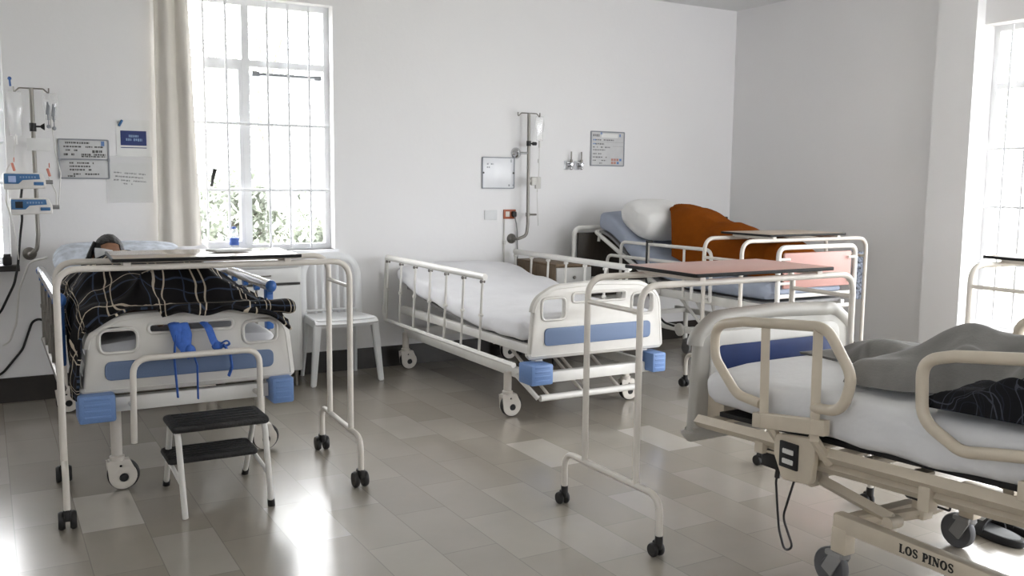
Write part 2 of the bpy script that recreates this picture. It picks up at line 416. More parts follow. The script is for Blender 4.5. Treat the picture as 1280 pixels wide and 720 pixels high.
# windows: steel frames with panes, an open casement in the middle one, and a security grille
def window(name, axis, pos, a0, a1, z0, z1, mull, rails, bars, grz, depth=.07, inner=1):
    """frame in the wall opening; mull/bars: positions along the wall; rails/grz: heights"""
    def seg(bm, u0, u1, w0, w1, d0, d1):
        if axis == 'x': bx(bm, u0, u1, pos+d0, pos+d1, w0, w1)
        else: bx(bm, pos+d0, pos+d1, u0, u1, w0, w1)
    b = B(); fw = .04
    seg(b, a0, a0+fw, z0+fw, z1-fw, 0, .05); seg(b, a1-fw, a1, z0+fw, z1-fw, 0, .05)
    seg(b, a0, a1, z0, z0+fw, 0, .05); seg(b, a0, a1, z1-fw, z1, 0, .05)
    fr = struct(name, b, M['wframe'])
    for q in mull:
        b = B(); seg(b, q-.025, q+.025, z0+fw, z1-fw, .002, .048); struct('mullion', b, M['wframe'], fr)
    for q in rails:
        b = B(); seg(b, a0+fw, a1-fw, q-.022, q+.022, .004, .046); struct('transom', b, M['wframe'], fr)
    b = B(); seg(b, a0+fw*.5, a1-fw*.5, z0+fw*.5, z1-fw*.5, .022, .027); struct('glass_pane', b, M['glass'], fr)
    g = B()
    P = (lambda u, z, d: (u, pos+d, z)) if axis == 'x' else (lambda u, z, d: (pos+d, u, z))
    for q in bars: tube(g, [P(q, z0+.01, -.035), P(q, z1-.01, -.035)], .0085, 8)
    for z in grz: tube(g, [P(a0+.01, z, -.028), P(a1-.01, z, -.028)], .010, 8)
    struct('security_grille', g, M['bar'], fr, smooth=True)
    return fr, seg

w1, _ = window('window_1', 'x', YB+.08, *W1, [], [2.2], [-.06, .02], [1.36, 1.60, 1.79])
w2, seg2 = window('window_2', 'x', YB+.09, *W2, [1.608], [2.19], [1.175, 1.322, 1.469, 1.75, 1.895, 2.043], [1.775, 1.322])
# sashes of window_2: left casement frame, right top-hung sash tilted outwards, handle, dark stay
b = B(); y = YB+.09
for (u0, u1, a, c) in ((1.06, 1.085, .965, 2.143), (1.558, 1.583, .965, 2.143), (1.06, 1.583, 2.143, 2.168), (1.06, 1.583, .94, .965)): bx(b, u0, u1, y+.006, y+.062, a, c)
struct('casement_sash', b, M['wframe'], w2)
b = B(); L = .80
for (u0, u1, a, c) in ((-.262, -.237, -L+.03, -.025), (.237, .262, -L+.03, -.025), (-.262, .262, -.025, 0), (-.262, .262, -L, -L+.03)): bx(b, u0, u1, -.015, .015, a, c)
bmesh.ops.transform(b, matrix=T(1.90, y+.09, 2.125) @ Matrix.Rotation(math.radians(17), 4, 'X'), verts=b.verts)
struct('tilted_sash', b, M['wframe'], w2)
b = B(); bx(b, 1.66, 2.13, y-.012, y+.004, 2.112, 2.128); bx(b, 1.65, 1.70, y-.016, y+.004, 2.104, 2.136); bx(b, 2.09, 2.14, y-.016, y+.004, 2.10, 2.132); struct('sash_hinge_bar', b, M['boardframe'], w2)
b = B(); tube(b, [(1.355, y-.03, 1.35), (1.36, y-.045, 1.40), (1.375, y-.05, 1.465)], lambda u: .008+.008*u, 8); cyl(b, (1.355, y, 1.36), (1.355, y-.035, 1.355), .012, 10); struct('window_handle', b, M['black_handle'], w2)
b = B(); bx(b, W2[0]-.02, W2[1]+.02, YB-.03, YB+.09, W2[2]-.03, W2[2]); struct('window_sill', b, M['wframe'], w2)
b = B(); bx(b, W1[0]-.04, W1[1]+.04, YB-.09, YB+.08, W1[2]-.035, W1[2]); struct('window_sill', b, M['base'], w1)
w3, _ = window('window_3', 'y', XR+.12, *W3, [3.42], [2.09], [3.57, 3.71, 3.85, 3.27, 3.13, 2.99], [1.66, 1.26, .87])
w6, _ = window('added_window_6', 'y', XL-.1, *W7, [-.08], [2.1], [], [])  # unseen left window, added to brighten surfaces facing left
w5, _ = window('added_window_5', 'x', YF-.1, *W6, [4.75], [2.1], [], [])  # unseen window behind the camera, added to light the back wall
w4, _ = window('added_window_4', 'y', XR+.12, *W4, [1.3], [2.05], [], [])  # unseen right window, added and enlarged for more daylight from the right

# ------------------------------------------------------------------ curtain
b = B()
def cur(u, v):
    z = 2.86-v*2.35; k = .5+.5*min(1, v*1.1)
    x0, x1 = 1.0-.02*v, 1.195+.075*v
    x = x0+(x1-x0)*u
    return V((x, YB-.075+.028*math.sin(u*13+v*.8)*(.8+.3*nz(u*3, v*2))+.008*nz(u*9, v*5, 3), z))
grid(b, cur, 64, 40, .004)
r = thing('curtain', 'cream curtain gathered to one side of the tall middle window', 'curtain', (1.1, YB-.075, .5))
obj('cloth', b, M['curtain'], r, W=True)
b = B(); tube(b, [(.9, YB-.075, 2.88), (2.35, YB-.075, 2.88)], .011, 10); cyl(b, (.93, YB, 2.88), (.93, YB-.075, 2.88), .008, 8); cyl(b, (2.3, YB, 2.88), (2.3, YB-.075, 2.88), .008, 8); obj('curtain_rod', b, M['steel'], r, W=True)

# ------------------------------------------------------------------ ward beds (two of one kind)
def caster_shield(parent, x, y, zc=.070, top=.2, flip=1, mats=('cream', 'black')):
    b = B()
    out = [(-.058, .066)]+[(.008+.060*math.cos(PI+a*PI/14), -.004+.060*math.sin(PI+a*PI/14)) for a in range(1, 18)]+[(.040, .066)]
    circ = [(.012+.02*math.cos(a*PI/8), -.012+.02*math.sin(a*PI/8)) for a in range(16)]
    hole = [(.0+.006*math.cos(a*PI/5), .042+.006*math.sin(a*PI/5)) for a in range(10)]
    for s in (-1, 1): plate(b, out, [circ, hole], .008, .002, T(x, y+s*.022, zc) @ XZ)
    bx(b, x-.05, x+.04, y-.024, y+.024, zc+.048, zc+.07, .004)
    cyl(b, (x-.012, y, zc+.065), (x-.012, y, top), .024, 14); lathe(b, [(.032, 0), (.032, .02), (.026, .024)], (x-.012, y, zc+.066))
    c = obj('caster', b, M[mats[0]], parent)
    b = B(); lathe(b, [(.02, -.016), (.062, -.016), (.069, -.010), (.069, .010), (.062, .016), (.02, .016)], (x+.012, y, zc), 'Y', 28); cyl(b, (x+.012, y-.03, zc-.012), (x+.012, y+.03, zc-.012), .017, 12)
    obj('wheel', b, M[mats[1]], c)

def ward_bed(root, hw, ro, zb, bump, cross, cast, deck, rail_y, rail_z, rail_n, rail_mats, foot_x=0, mid=(.35, 1.6)):
    """local: x across, y from the foot (0) to the head, z up"""
    W = M['white']
    # foot board: arched top, two hand holes, a long slot
    zt = .81; h = zt-zb; w = hw
    out = [(-w, 0, 0), (w, 0, 0), (w-.035, h*.80, 0)]
    o2 = fillet([(-w, 0, 0), (w, 0, 0), (w-.03, h*.80, 0), (w-.16, h*.965, 0), (0, h, 0), (-w+.16, h*.965, 0), (-w+.03, h*.80, 0)], [.02, .02, .12, .2, .5, .2, .12], 8, True)
    outer = [(p.x, p.y) for p in o2]
    hx0, hx1 = w*.50, w*.84
    holes = [rrect(-hx1, -hx0, h*.52, h*.83, .035), rrect(hx0, hx1, h*.52, h*.83, .035), rrect(-w*.40, w*.40, h*.75, h*.88, .02)]
    b = B(); plate(b, outer, holes, .045, .012, T(0, .03, zb) @ XZ)
    rim = [V((p.x*.985, .03, zb+p.y*.985+.003)) for p in o2 if p.y > h*.02]
    tube(b, rim[::-1] if False else rim, .024, 8)
    for hl in holes: tube(b, [V((p[0], .008, zb+p[1])) for p in hl], .008, 6, closed=True)
    fb = obj('foot_board', b, M['board'], root)
    b = B(); plate(b, rrect(-w*.80, w*.80, h*.16, h*.41, .03), [], .012, .003, T(0, .006, zb) @ XZ); obj('inset_panel', b, M['panel'], fb)
    # side beams, cross beam
    for s in (-1, 1):
        b = B(); bx(b, s*(w-.055), s*(w-.015), .06, 1.92, deck-.075, deck-.02, .006); obj('side_beam', b, W, root)
        b = B(); bx(b, s*(w-.12), s*(w-.07), .06, .11, cross-.03, zb+.04, .004)
        bx(b, s*(w-.075), s*(w-.035), .06, 1.9, cross-.03, cross+.03, .006); obj('lower_beam', b, W, root)
        # bumpers
        b = B()
        bwd = .145 if s < 0 else .10; bcx = s*(w-.05)+foot_x-(.012 if s > 0 else 0)
        box(b, (bcx, .02, bump), (bwd, .15, .118), bev=.010)
        for k in range(4): bx(b, bcx-bwd*.35, bcx+bwd*.35, -.058, -.054, bump-.04+k*.026, bump-.028+k*.026, .002)
        obj('corner_bumper', b, M['blue'], root)
    b = B(); bx(b, -w+.06, w-.06, .025, .075, cross-.032, cross+.032, .006); obj('cross_beam', b, W, root)
    b = B(); bx(b, -w+.06, w-.06, 1.82, 1.87, cross-.032, cross+.032, .006); obj('cross_beam', b, W, root)
    for (x, y, f) in cast: caster_shield(root, x, y, top=cross, flip=f)
    # deck sheet following the mattress
    return fb

def side_rail(root, s, ro, y0, y1, zt, zb, yb0, n, slant, mats, loop=True, knobs=False):
    """folding side rail: top bar, upright bars, bottom bar"""
    x = s*ro
    b = B(); tube(b, [(x, y0-.02, zt), (x, y1, zt)], .017 if not knobs else .024, 10, flat=1.25)
    tb = obj('side_rail', b, M[mats[0]], root)
    b = B(); pts = [(x, yb0, zb), (x, y1+.04, zb)]
    if loop: pts += [(x, y1+.075, zb+.06), (x, y1+.045, zb+.14), (x, y1+.01, zt)]
    tube(b, pts, .016, 8, fil=.03); obj('bottom_bar', b, M[mats[1]], tb)
    for k in range(n):
        y = y1-.02-k*(y1-y0-.03)/(n-1)
        b = B(); tube(b, [(x, y, zt), (x, y+slant, zb)], .0085, 8); cyl(b, (x-s*.012, y+slant*.5, (zt+zb)/2), (x+s*.012, y+slant*.5, (zt+zb)/2), .011, 8)
        obj('upright', b, M[mats[1]], tb)
        b = B(); cyl(b, (x-.014, y+.004, zt-.03), (x+.014, y+.004, zt-.03), .010 if not knobs else .024, 10)
        obj('hinge_knob', b, M[mats[2]], tb)
    if knobs:
        b = B(); ball(b, (x, y0-.025, zt), .029, (1, 1.0, 1.15)); ball(b, (x, y1+.01, zt), .027); obj('end_cap', b, M[mats[2]], tb)
        b = B(); bx(b, x-.02, x+.02, y0+.0, y0+.055, zb+.1, zt-.02, .008); obj('latch_post', b, M[mats[2]], tb)
    return tb

# --- bed 2: the empty one
bed2 = thing('hospital_bed', 'empty white hospital bed with blue corner bumpers in the middle of the back wall', 'bed', (3.125, 4.4, 0))
ward_bed(bed2, .475, .55, .40, .312, .275, [(-.445, .29, 1), (.445, .31, 1), (-.43, 1.86, 1), (.43, 1.86, 1)], .49, None, None, None, None)
b = B()
prof = [(.1, .47), (.7, .47), (1.25, .52), (1.9, .615)]
grid(b, lambda u, v: V((-.41+.82*u, .06+1.84*v, lerp_tab([(p[0], p[1]) for p in prof], .06+1.84*v)[0])), 2, 24, .02)
obj('deck', b, M['grey'], bed2)
# crank linkage and brake bar
b = B(); tube(b, [(-.36, .075, .145), (.33, .075, .145)], .02, 10)
for s in (-1, 1): tube(b, [(s*.45, .2, .27), (s*.36-.015, .075, .145)], .015, 8)
obj('brake_bar', b, M['white'], bed2)
for x in (-.29, -.05, .0, .22): b = B(); tube(b, [(x-.05, .55, .42), (x, .09, .15)], .010, 8); obj('crank_rod', b, M['cream'], bed2)
for y in (.5, 1.2): b = B(); tube(b, [(-.44, y, .42), (.44, y, .42)], .015, 8); obj('cross_tube', b, M['cream'], bed2)
side_rail(bed2, -1, .56, .41, 1.92, .835, .365, .04, 7, .045, ('white', 'white', 'knob'))
side_rail(bed2, 1, .54, .45, 1.95, .845, .40, .12, 7, .03, ('white', 'white', 'white'), loop=False)
b = B(); pad(b, .488, [(.1, .485, .612), (.55, .485, .608), (.95, .51, .635), (1.4, .57, .70), (1.88, .64, .765)], .075, 1.95, r=.045, wob=.012, crown=.028, seed=3, ny=60)
r = solo('mattress', b, M['sheet'], 'bare mattress in a wrinkled white sheet on the empty middle bed', 'mattress'); r.location = (3.125, 4.4, 0)

# --- bed 1: occupied, under the window
C1, F1 = .775, 4.19
bed1 = thing('hospital_bed', 'white hospital bed with blue ties on its footboard below the window, patient in it', 'bed', (C1, F1, 0))
ward_bed(bed1, .45, .51, .485, .43, .425, [(-.295, .18, 1), (.43, .5, 1), (-.40, 1.8, 1), (.40, 1.8, 1)], .55, None, None, None, None)
b = B(); prof1 = [(.06, .535), (.9, .545), (1.3, .66), (1.9, .83)]
grid(b, lambda u, v: V((-.40+.80*u, .07+1.84*v, lerp_tab(prof1, .07+1.84*v)[0])), 2, 24, .02); obj('deck', b, M['grey'], bed1)
# hinged tube loop hanging off the foot end
b = B(); tube(b, [(-.262, -.06, .27), (-.258, -.075, .637), (.275, -.075, .637), (.279, -.06, .36)], .0135, 10, fil=.07)
for s in (-.259, .276): tube(b, [(s, -.068, .43), (s, .05, .425)], .012, 8)
obj('linen_rail', b, M['cream'], bed1)
b = B(); bx(b, -.38, .38, .5, .54, .31, .35, .006); tube(b, [(-.36, .52, .33), (-.38, .16, .40)], .014, 8); tube(b, [(.36, .52, .33), (.38, .16, .40)], .014, 8); obj('base_frame', b, M['cream'], bed1)
side_rail(bed1, 1, .53, .68, 1.75, .835, .50, .70, 5, .03, ('chrome', 'steel', 'deepblue'), loop=False, knobs=True)
side_rail(bed1, -1, .505, .30, 1.72, .86, .46, .30, 6, .03, ('chrome', 'steel', 'deepblue'), loop=False, knobs=True)
b = B(); pad(b, .40, [(.08, .545, .685), (.9, .55, .69), (1.35, .69, .79), (1.95, .855, .935)], .075, 1.97, r=.045, wob=.01, seed=9, ny=50)
r = solo('mattress', b, M['sheet'], 'white mattress with raised head end under the plaid blanket by the window', 'mattress'); r.location = (C1, F1, 0)

# pillows of bed 1
def pillow(bm, c, s, rot, seed=0, n=24):
    def f(sg):
        def g(u, v):
            a, d = u*2-1, v*2-1
            e = max(0, (1-abs(a)**4))*max(0, (1-abs(d)**4)); pin = 1-.07*(abs(a)*abs(d))**2
            z = sg*s[2]*.5*e**.36+.012*nz(a*2+seed, d*2, sg+seed)*e
            return V((a*s[0]/2*(1-.05*d*d), d*s[1]/2*(1-.05*a*a), z))*pin
        return g
    t = B(); grid(t, f(1), n, n); grid(t, f(-1), n, n, flip=True); bmesh.ops.remove_doubles(t, verts=t.verts, dist=1e-4)
    merge(bm, t, T(*c) @ Matrix.Rotation(rot[2], 4, 'Z') @ Matrix.Rotation(rot[1], 4, 'Y') @ Matrix.Rotation(rot[0], 4, 'X'))
b = B(); pillow(b, (.70, 5.86, .915), (.74, .44, .11), (math.radians(20), 0, 0), 2)
solo('pillow', b, M['pillowprint'], 'pale blue printed pillow under the head of the patient by the window', 'pillow', (.70, 5.8, .88))
b = B()
def crump(u, v):
    x = .86+.36*u; y = 5.42+.45*v
    e = min(1, 5*u, 5*(1-u), 5*v, 5*(1-v)); 
    return V((x, y, .865+.10*max(0, e)**.6+.03*nz(x*9, y*9, 1)+.07*u*(y-5.3)))
grid(b, crump, 24, 24, .012)
solo('crumpled_sheet', b, M['sheet'], 'crumpled white sheet lying right of the masked patient, behind the brown table', 'sheet', (1.04, 5.6, .87))

# plaid blanket over the legs
def ridge(x, y, seed=0): return (1-min(1, abs(nz(x, y, seed))*2.6))**2
def ztop1(x, y):
    B_ = 1-math.exp(-max(0, y+.05)/.10)
    A = lerp_tab([(-.46, .19), (-.36, .265), (-.1, .295), (.1, .285), (.28, .205), (.40, .13), (.50, .09)], x)[0]
    legs = .035*math.exp(-((x+.20)/.1)**2)+.035*math.exp(-((x-.10)/.1)**2)
    tail = lerp_tab([(0, 1.0), (.7, 1.02), (1.1, .95), (1.5, .85)], y)[0]
    k = min(1, max(0, (y+.04)/.12))
    return .668+(A+legs*tail)*B_*tail+k*(.034*nz(x*4, y*5, 2)+.020*nz(x*10, y*10, 5)+.05*ridge(x*2.2+.5*nz(y*3, x), y*5, 3)-.018)
b = B()
def bl1(u, v):
    a = -.91+1.34*u; y0 = -.015-.045*min(1, max(0, (a+.22)/.12)); y = y0+(1.38-y0)*v
    if a >= -.43:
        x = a; z = ztop1(x, y)
        if y < .1: z = max(z, .850-.9*max(0, abs(x)-.25)**1.3)
        if v < .03 and a > -.14: z -= .018+.010*math.sin(a*31)
        if v == 0 and a > -.14: z -= .012
    else:
        dd = -.43-a; x = -.43-.035*math.sin(min(1, dd*5)*PI/2)+.014*math.sin(y*26+dd*5)*min(1, dd*4)-.02*max(0, .25-y)/.25*min(1, dd*3)+.012*nz(y*11, dd*8)
        zt_ = max(ztop1(-.43, y), .78) if y < .1 else ztop1(-.43, y)
        end = lerp_tab([(-.05, .46), (.24, .47), (.38, .66), (1.4, .72)], y)[0]
        z = zt_-(zt_-end)*dd/.48
        y = y+.02*nz(dd*8, y*8)
    return V((x, y, z))
grid(b, bl1, 96, 90, .012, uvf=lambda u, v: (u*1.39+.06*nz(u*5, v*5)+.03*nz(u*14, v*14, 2), v*1.38+.06*nz(u*5, v*5, 7)+.03*nz(u*13, v*13, 5)))
r = solo('plaid_blanket', b, M['plaid'], 'black plaid blanket with cream lines covering the patient on the window bed', 'blanket'); r.location = (C1, F1, 0)
# rolled corner of the blanket over the footboard
b = B()
def roll_(u, v):
    a = v*2*PI; x = .18+.29*u; rr = .050*(.4+.6*u**1.2)*(1.0 if u < .86 else math.sqrt(max(.02, 1-((u-.86)/.14)**2)))
    return V((C1+x, F1+.02+1.6*rr*math.cos(a), .832-.022*u+.8*rr*math.sin(a)+.005*nz(x*14, a)))
grid(b, roll_, 26, 14, uvf=lambda u, v: (u*.5, v*.25+.1))
o = obj('blanket_corner', b, M['plaid'], r, W=True)

# patient: one continuous body, only the head shows above the table
b = B(); hx, hy, hz = .60, 5.60, .972
def limb(pts, rs):
    tube(b, pts, lambda u: lerp_tab([(i/(len(rs)-1), q) for i, q in enumerate(rs)], u)[0], 14)
ball(b, (hx, hy, hz), .098, (.80, .98, 1.08), 24, rot=(-.3, 0, 0)); ball(b, (hx, hy-.035, hz-.055), .062, (.85, 1, 1), 16)
ball(b, (hx-.004, hy-.098, hz-.012), .017, (.8, 1.1, 1.4), 10); ball(b, (hx, hy-.082, hz+.025), .04, (1.3, .5, .4), 12)
ball(b, (hx-.079, hy-.0, hz-.012), .024, (.45, .8, 1.2), 10); ball(b, (hx+.079, hy, hz-.012), .024, (.45, .8, 1.2), 10)
ball(b, (hx, hy-.086, hz-.062), .02, (1.4, .6, .5), 10)
limb([(hx, hy-.01, hz-.06), (hx, hy-.09, hz-.155)], [.055, .06]); ball(b, (hx, hy-.27, .83), .17, (1.1, 1.3, .52), 20); ball(b, (hx, hy-.55, .755), .15, (1.1, 1.4, .5), 20)
limb([(hx-.02, hy-.16, .85), (hx-.19, hy-.17, .845), (hx-.22, hy-.40, .79), (hx-.15, hy-.66, .80)], [.06, .055, .042, .03]); limb([(hx+.02, hy-.16, .85), (hx+.19, hy-.17, .845), (hx+.22, hy-.40, .79), (hx+.15, hy-.66, .80)], [.06, .055, .042, .03])
for s in (-1, 1): limb([(hx+s*.08, hy-.62, .76), (hx+s*.10, hy-.82, .79), (hx+s*.10, hy-1.0, .74)], [.08, .065, .05]); ball(b, (hx+s*.10, hy-1.03, .77), .05, (.8, .8, 1.5), 12)
r = obj('person', b, M['skin']); rm = r.modifiers.new('remesh', 'REMESH'); rm.mode = 'VOXEL'; rm.voxel_size = .008; rm.use_smooth_shade = True
sm = r.modifiers.new('smooth', 'SMOOTH'); sm.factor = .5; sm.iterations = 3
tag(r, 'dark-haired person with a white face mask lying under the plaid blanket by the window', 'person')
b = B()
def hair(u, v):
    a = -PI*.5+ (u*2-1)*PI*.78+PI; el = -.55+v*(PI/2+.55)
    rad = 1.06+.05*nz(u*9, v*9, 4)
    fr = .75 if math.cos(a) > 0 else 1
    p = V((.80*math.cos(a)*math.cos(el), .98*math.sin(a)*math.cos(el), 1.08*math.sin(el)))*.098*rad
    return V((hx, hy, hz))+Matrix.Rotation(-.3, 3, 'X') @ p
grid(b, hair, 28, 16, .012)
def fringe(u, v):
    a = -PI/2+(u*2-1)*PI*.30; el = .42+.16*abs(u*2-1)**2*-1+v*(PI/2-.42)
    p = V((.80*math.cos(a)*math.cos(el), .98*math.sin(a)*math.cos(el), 1.08*math.sin(el)))*.098*(1.06+.04*nz(u*7, v*7, 6))
    return V((hx, hy, hz))+Matrix.Rotation(-.3, 3, 'X') @ p
grid(b, fringe, 14, 12, .012); obj('hair', b, M['hair'], r)
b = B()
for k in range(16): 
    u = k/15; tube(b, [(hx-.07-.05*u*.3, hy-.02+.02*u, hz+.07-.05*u), (hx-.105-.012*u, hy-.03, hz+.0-.05*u), (hx-.125+.03*math.sin(k), hy-.04, hz-.085)], .012, 6, fil=.05)
obj('hair_lock', b, M['hair'], r)
b = B()
def fmask(u, v):
    a = -PI/2-1.05+1.15*u; el = -.75+.95*v-.25*u*v
    p = V((.80*math.cos(a)*math.cos(el), .98*math.sin(a)*math.cos(el), 1.08*math.sin(el)))*.098*1.17
    return V((hx, hy, hz))+Matrix.Rotation(-.3, 3, 'X') @ p
grid(b, fmask, 12, 10, .004); obj('face_mask', b, M['mask'], r)
for s in (-1, 1): b = B(); ball(b, (hx+s*.030, hy-.093, hz+.012), .011, (1.3, .6, .5), 10); obj('eyelid', b, M['hair'], r)

# blue cloth ties on the footboard
def ribbon(bm, pts, w, seg=24):
    tube(bm, fillet(pts, .03, 5), lambda u: w, 8, flat=.35)
r = thing('cloth_tie', 'bright blue cloth strip knotted through the footboard slot with two long hanging ends', 'tie', (.72, F1, .74))
b = B(); y = F1-.022
ribbon(b, [(.70, y+.03, .765), (.70, y-.002, .76), (.715, y-.012, .70), (.745, y-.014, .655)], .028); ribbon(b, [(.735, y+.02, .765), (.745, y-.006, .72), (.735, y-.018, .66), (.765, y-.015, .63)], .028); ball(b, (.755, y-.02, .645), .026, (1, .6, 1.2)); obj('knot', b, M['tie'], r, W=True)
b = B(); ribbon(b, [(.70, y-.008, .72), (.69, y-.016, .62), (.70, y-.018, .445)], .014); obj('tie_end', b, M['tie'], r, W=True)
b = B(); ribbon(b, [(.765, y-.02, .65), (.785, y-.02, .58), (.785, y-.018, .43)], .012); obj('tie_end', b, M['tie'], r, W=True)
r = thing('cloth_tie', 'shorter blue cloth strip looped in a bow right of the long blue tie', 'tie', (.88, F1, .74))
b = B(); ribbon(b, [(.825, y+.03, .762), (.84, y-.002, .745), (.86, y-.012, .68), (.875, y-.014, .66)], .021); ball(b, (.875, y-.018, .66), .022, (1.2, .6, .9)); ribbon(b, [(.875, y-.02, .662), (.915, y-.024, .685), (.93, y-.022, .665), (.885, y-.02, .652)], .011); obj('knot', b, M['tie'], r, W=True)
b = B(); ribbon(b, [(.90, y-.02, .665), (.928, y-.022, .62), (.935, y-.02, .56), (.92, y-.018, .52)], .018); obj('tie_end', b, M['tie'], r, W=True)
# ------------------------------------------------------------------ overbed tables (four of one kind)
def overbed(label, loc, rz, W, zt, tx, ty, lam, cs=1.0, thick=.015):
    r = thing('overbed_table', label, 'table', loc, rz, 'overbed tables on casters')
    py, cy = .175, .325; R = .0135; wm = M['cream']
    for s in (-1, 1):
        b = B(); tube(b, [(0, s*py, .24), (0, s*py, zt), (W, s*py, zt), (W, s*py, .24)], R, 10, fil=.085, fn=8); obj('hoop', b, wm, r)
    for x in (0, W):
        b = B(); tube(b, [(x, -py, .912), (x, py, .912)], .010, 8); obj('crossbar', b, wm, r)
        b = B(); tube(b, [(x, -cy, .07), (x, -cy, .235), (x, cy, .235), (x, cy, .07)], R, 10, fil=.07, fn=7); obj('foot_bar', b, wm, r)
        for s in (-1, 1):
            b = B(); cyl(b, (x, s*cy, .052), (x, s*cy, .085), .016, 10); box(b, (x, s*cy+.008, .052*cs), (.022*cs, .055*cs, .034*cs), bev=.01)
            c = obj('caster', b, M['black'], r)
            b = B()
            for q in (-.017*cs, .017*cs): lathe(b, [(.008, -.010*cs), (.026*cs, -.010*cs), (.030*cs, -.004), (.030*cs, .004), (.026*cs, .010*cs), (.008, .010*cs)], (x+q, s*cy+.016, .030*cs), 'X', 18)
            cyl(b, (x-.022*cs, s*cy+.016, .030*cs), (x+.022*cs, s*cy+.016, .030*cs), .007, 8); obj('wheel', b, M['black'], c)
    z0 = zt+R+.011
    b = B(); bx(b, tx[0]+.006, tx[1]-.006, ty[0]+.006, ty[1]-.006, z0+.004, z0+thick, .003); t = obj('tabletop', b, M[lam], r)
    b = B(); P = rrect(tx[0], tx[1], ty[0], ty[1], .015, 4); Q = rrect(tx[0]+.012, tx[1]-.012, ty[0]+.012, ty[1]-.012, .008, 4)
    plate(b, P, [Q], thick-.001, .002, T(0, 0, z0+thick/2)); obj('edging', b, M['edge'], t)
    for x in (tx[0]+.06, tx[1]-.06):
        b = B(); bx(b, x-.015, x+.015, -py-.012, py+.012, zt+.004, z0+.004, .002); obj('bracket', b, wm, t)
    return r
overbed('cream tube overbed table with brown top across the bed by the window', (.247, 4.26, 0), math.radians(-2.8), 1.21, 1.03, (.205, .985), (-.21, .25), 'tan', 1.25)
overbed('cream tube overbed table with pink top standing alone in the middle of the floor', (2.143, 2.93, 0), 0, 1.175, 1.012, (.235, 1.01), (-.215, .25), 'pink', .9)
overbed('white tube overbed table with beige top across the bed with the rust blanket', (4.16, 4.50, 0), 0, 1.16, 1.038, (.21, .93), (-.2, .26), 'mink')
overbed('cream tube overbed table behind the foreground bed beside the right window', (4.2, 2.61, 0), 0, 1.18, 1.012, (.21, .98), (-.215, .26), 'mink')
# patterned bag hanging from the end bar of the far table
def bagf(sg):
    return lambda u, v: V((5.462+(u-.5)*.115*(.86+.14*v), 4.50+sg*(.012+.03*math.sin(PI*u)*min(1, v*2+.1))*(1 if 0 < u < 1 else .2)+.006*nz(u*4, v*5, 3), .925-.34*v+.006*nz(u*6, v*2, 5)))
b = B(); grid(b, bagf(-1), 10, 16); grid(b, bagf(1), 10, 16, flip=True)
r = thing('fabric_bag', 'grey speckled fabric bag hanging beside the pink footboard from the far table', 'bag', (5.46, 4.50, .58))
obj('pouch', b, M['speckle'], r, W=True)
b = B(); tube(b, [(5.43, 4.50, .91), (5.38, 4.50, .935), (5.318, 4.50, .927), (5.40, 4.50, .895)], .004, 6, fil=.01); obj('strap', b, M['speckle'], r, W=True)
# things on the brown table
b = B(); box(b, (.955, 4.25, 1.078), (.17, .11, .010), (0, 0, .25), .004); r = solo('booklet', b, M['greyfront'], 'small grey booklet lying on the brown overbed table', 'booklet', (.955, 4.25, 1.073))
# water bottle on the sill
r = thing('water_bottle', 'small clear water bottle with blue label standing on the window sill', 'bottle', (1.49, 6.452, .90))
b = B(); lathe(b, [(.027, 0), (.031, .006), (.031, .10), (.029, .105), (.031, .112), (.024, .135), (.0125, .15), (.0125, .158)], seg=20); obj('body', b, M['bottle'], r)
b = B(); lathe(b, [(.0315, .045), (.0318, .046), (.0318, .094), (.0315, .095)], seg=20); obj('bottle_label', b, M['bluelabel'], r)
b = B(); lathe(b, [(.0145, .156), (.0145, .170), (.013, .172)], seg=16); obj('cap', b, M['bluelabel'], r)

# ------------------------------------------------------------------ step stool
r = thing('step_stool', 'two-step stool with black treads and white tube legs at the foot of the window bed', 'stool', (.83, 4.05, 0))
def stread(x0, x1, y0, y1, z):
    b = B(); bx(b, x0, x1, y0, y1, z-.032, z, .014)
    for k in range(5): bx(b, x0+.03, x1-.03, y0+.03+k*(y1-y0-.06)/4-.006, y0+.03+k*(y1-y0-.06)/4+.006, z-.004, z+.003, .002)
    return b
obj('top_step', stread(.608, .998, 3.76, 3.99, .415), M['tread'], r, W=True)
obj('lower_step', stread(.618, .995, 3.95, 4.15, .232), M['tread'], r, W=True)
for x, xf in ((.635, .662), (.985, 1.018)):
    b = B(); tube(b, [(xf, 3.84, .005), (x, 3.80, .383), (x, 3.9, .383)], .0125, 10, fil=.05); l = obj('leg', b, M['white'], r, W=True)
    if x > .8: b = B(); cyl(b, (xf, 3.84, 0), (xf+(x-xf)*.08, 3.837, .03), .016, 12); obj('leg_tip', b, M['black'], l, W=True)
    b = B(); tube(b, [(xf+.005, 4.33, .005), (x, 3.97, .375), (x, 3.85, .383)], .0125, 10, fil=.05); l = obj('leg', b, M['white'], r, W=True)
    b = B(); cyl(b, (xf+.005, 4.33, 0), (xf+.003, 4.302, .03), .016, 12); obj('leg_tip', b, M['black'], l, W=True)
    b = B(); tube(b, [(xf+(x-xf)*.4, 3.825, .15), (x+.002, 4.0, .196), (x, 4.13, .196)], .010, 8, fil=.02); obj('brace', b, M['white'], r, W=True)

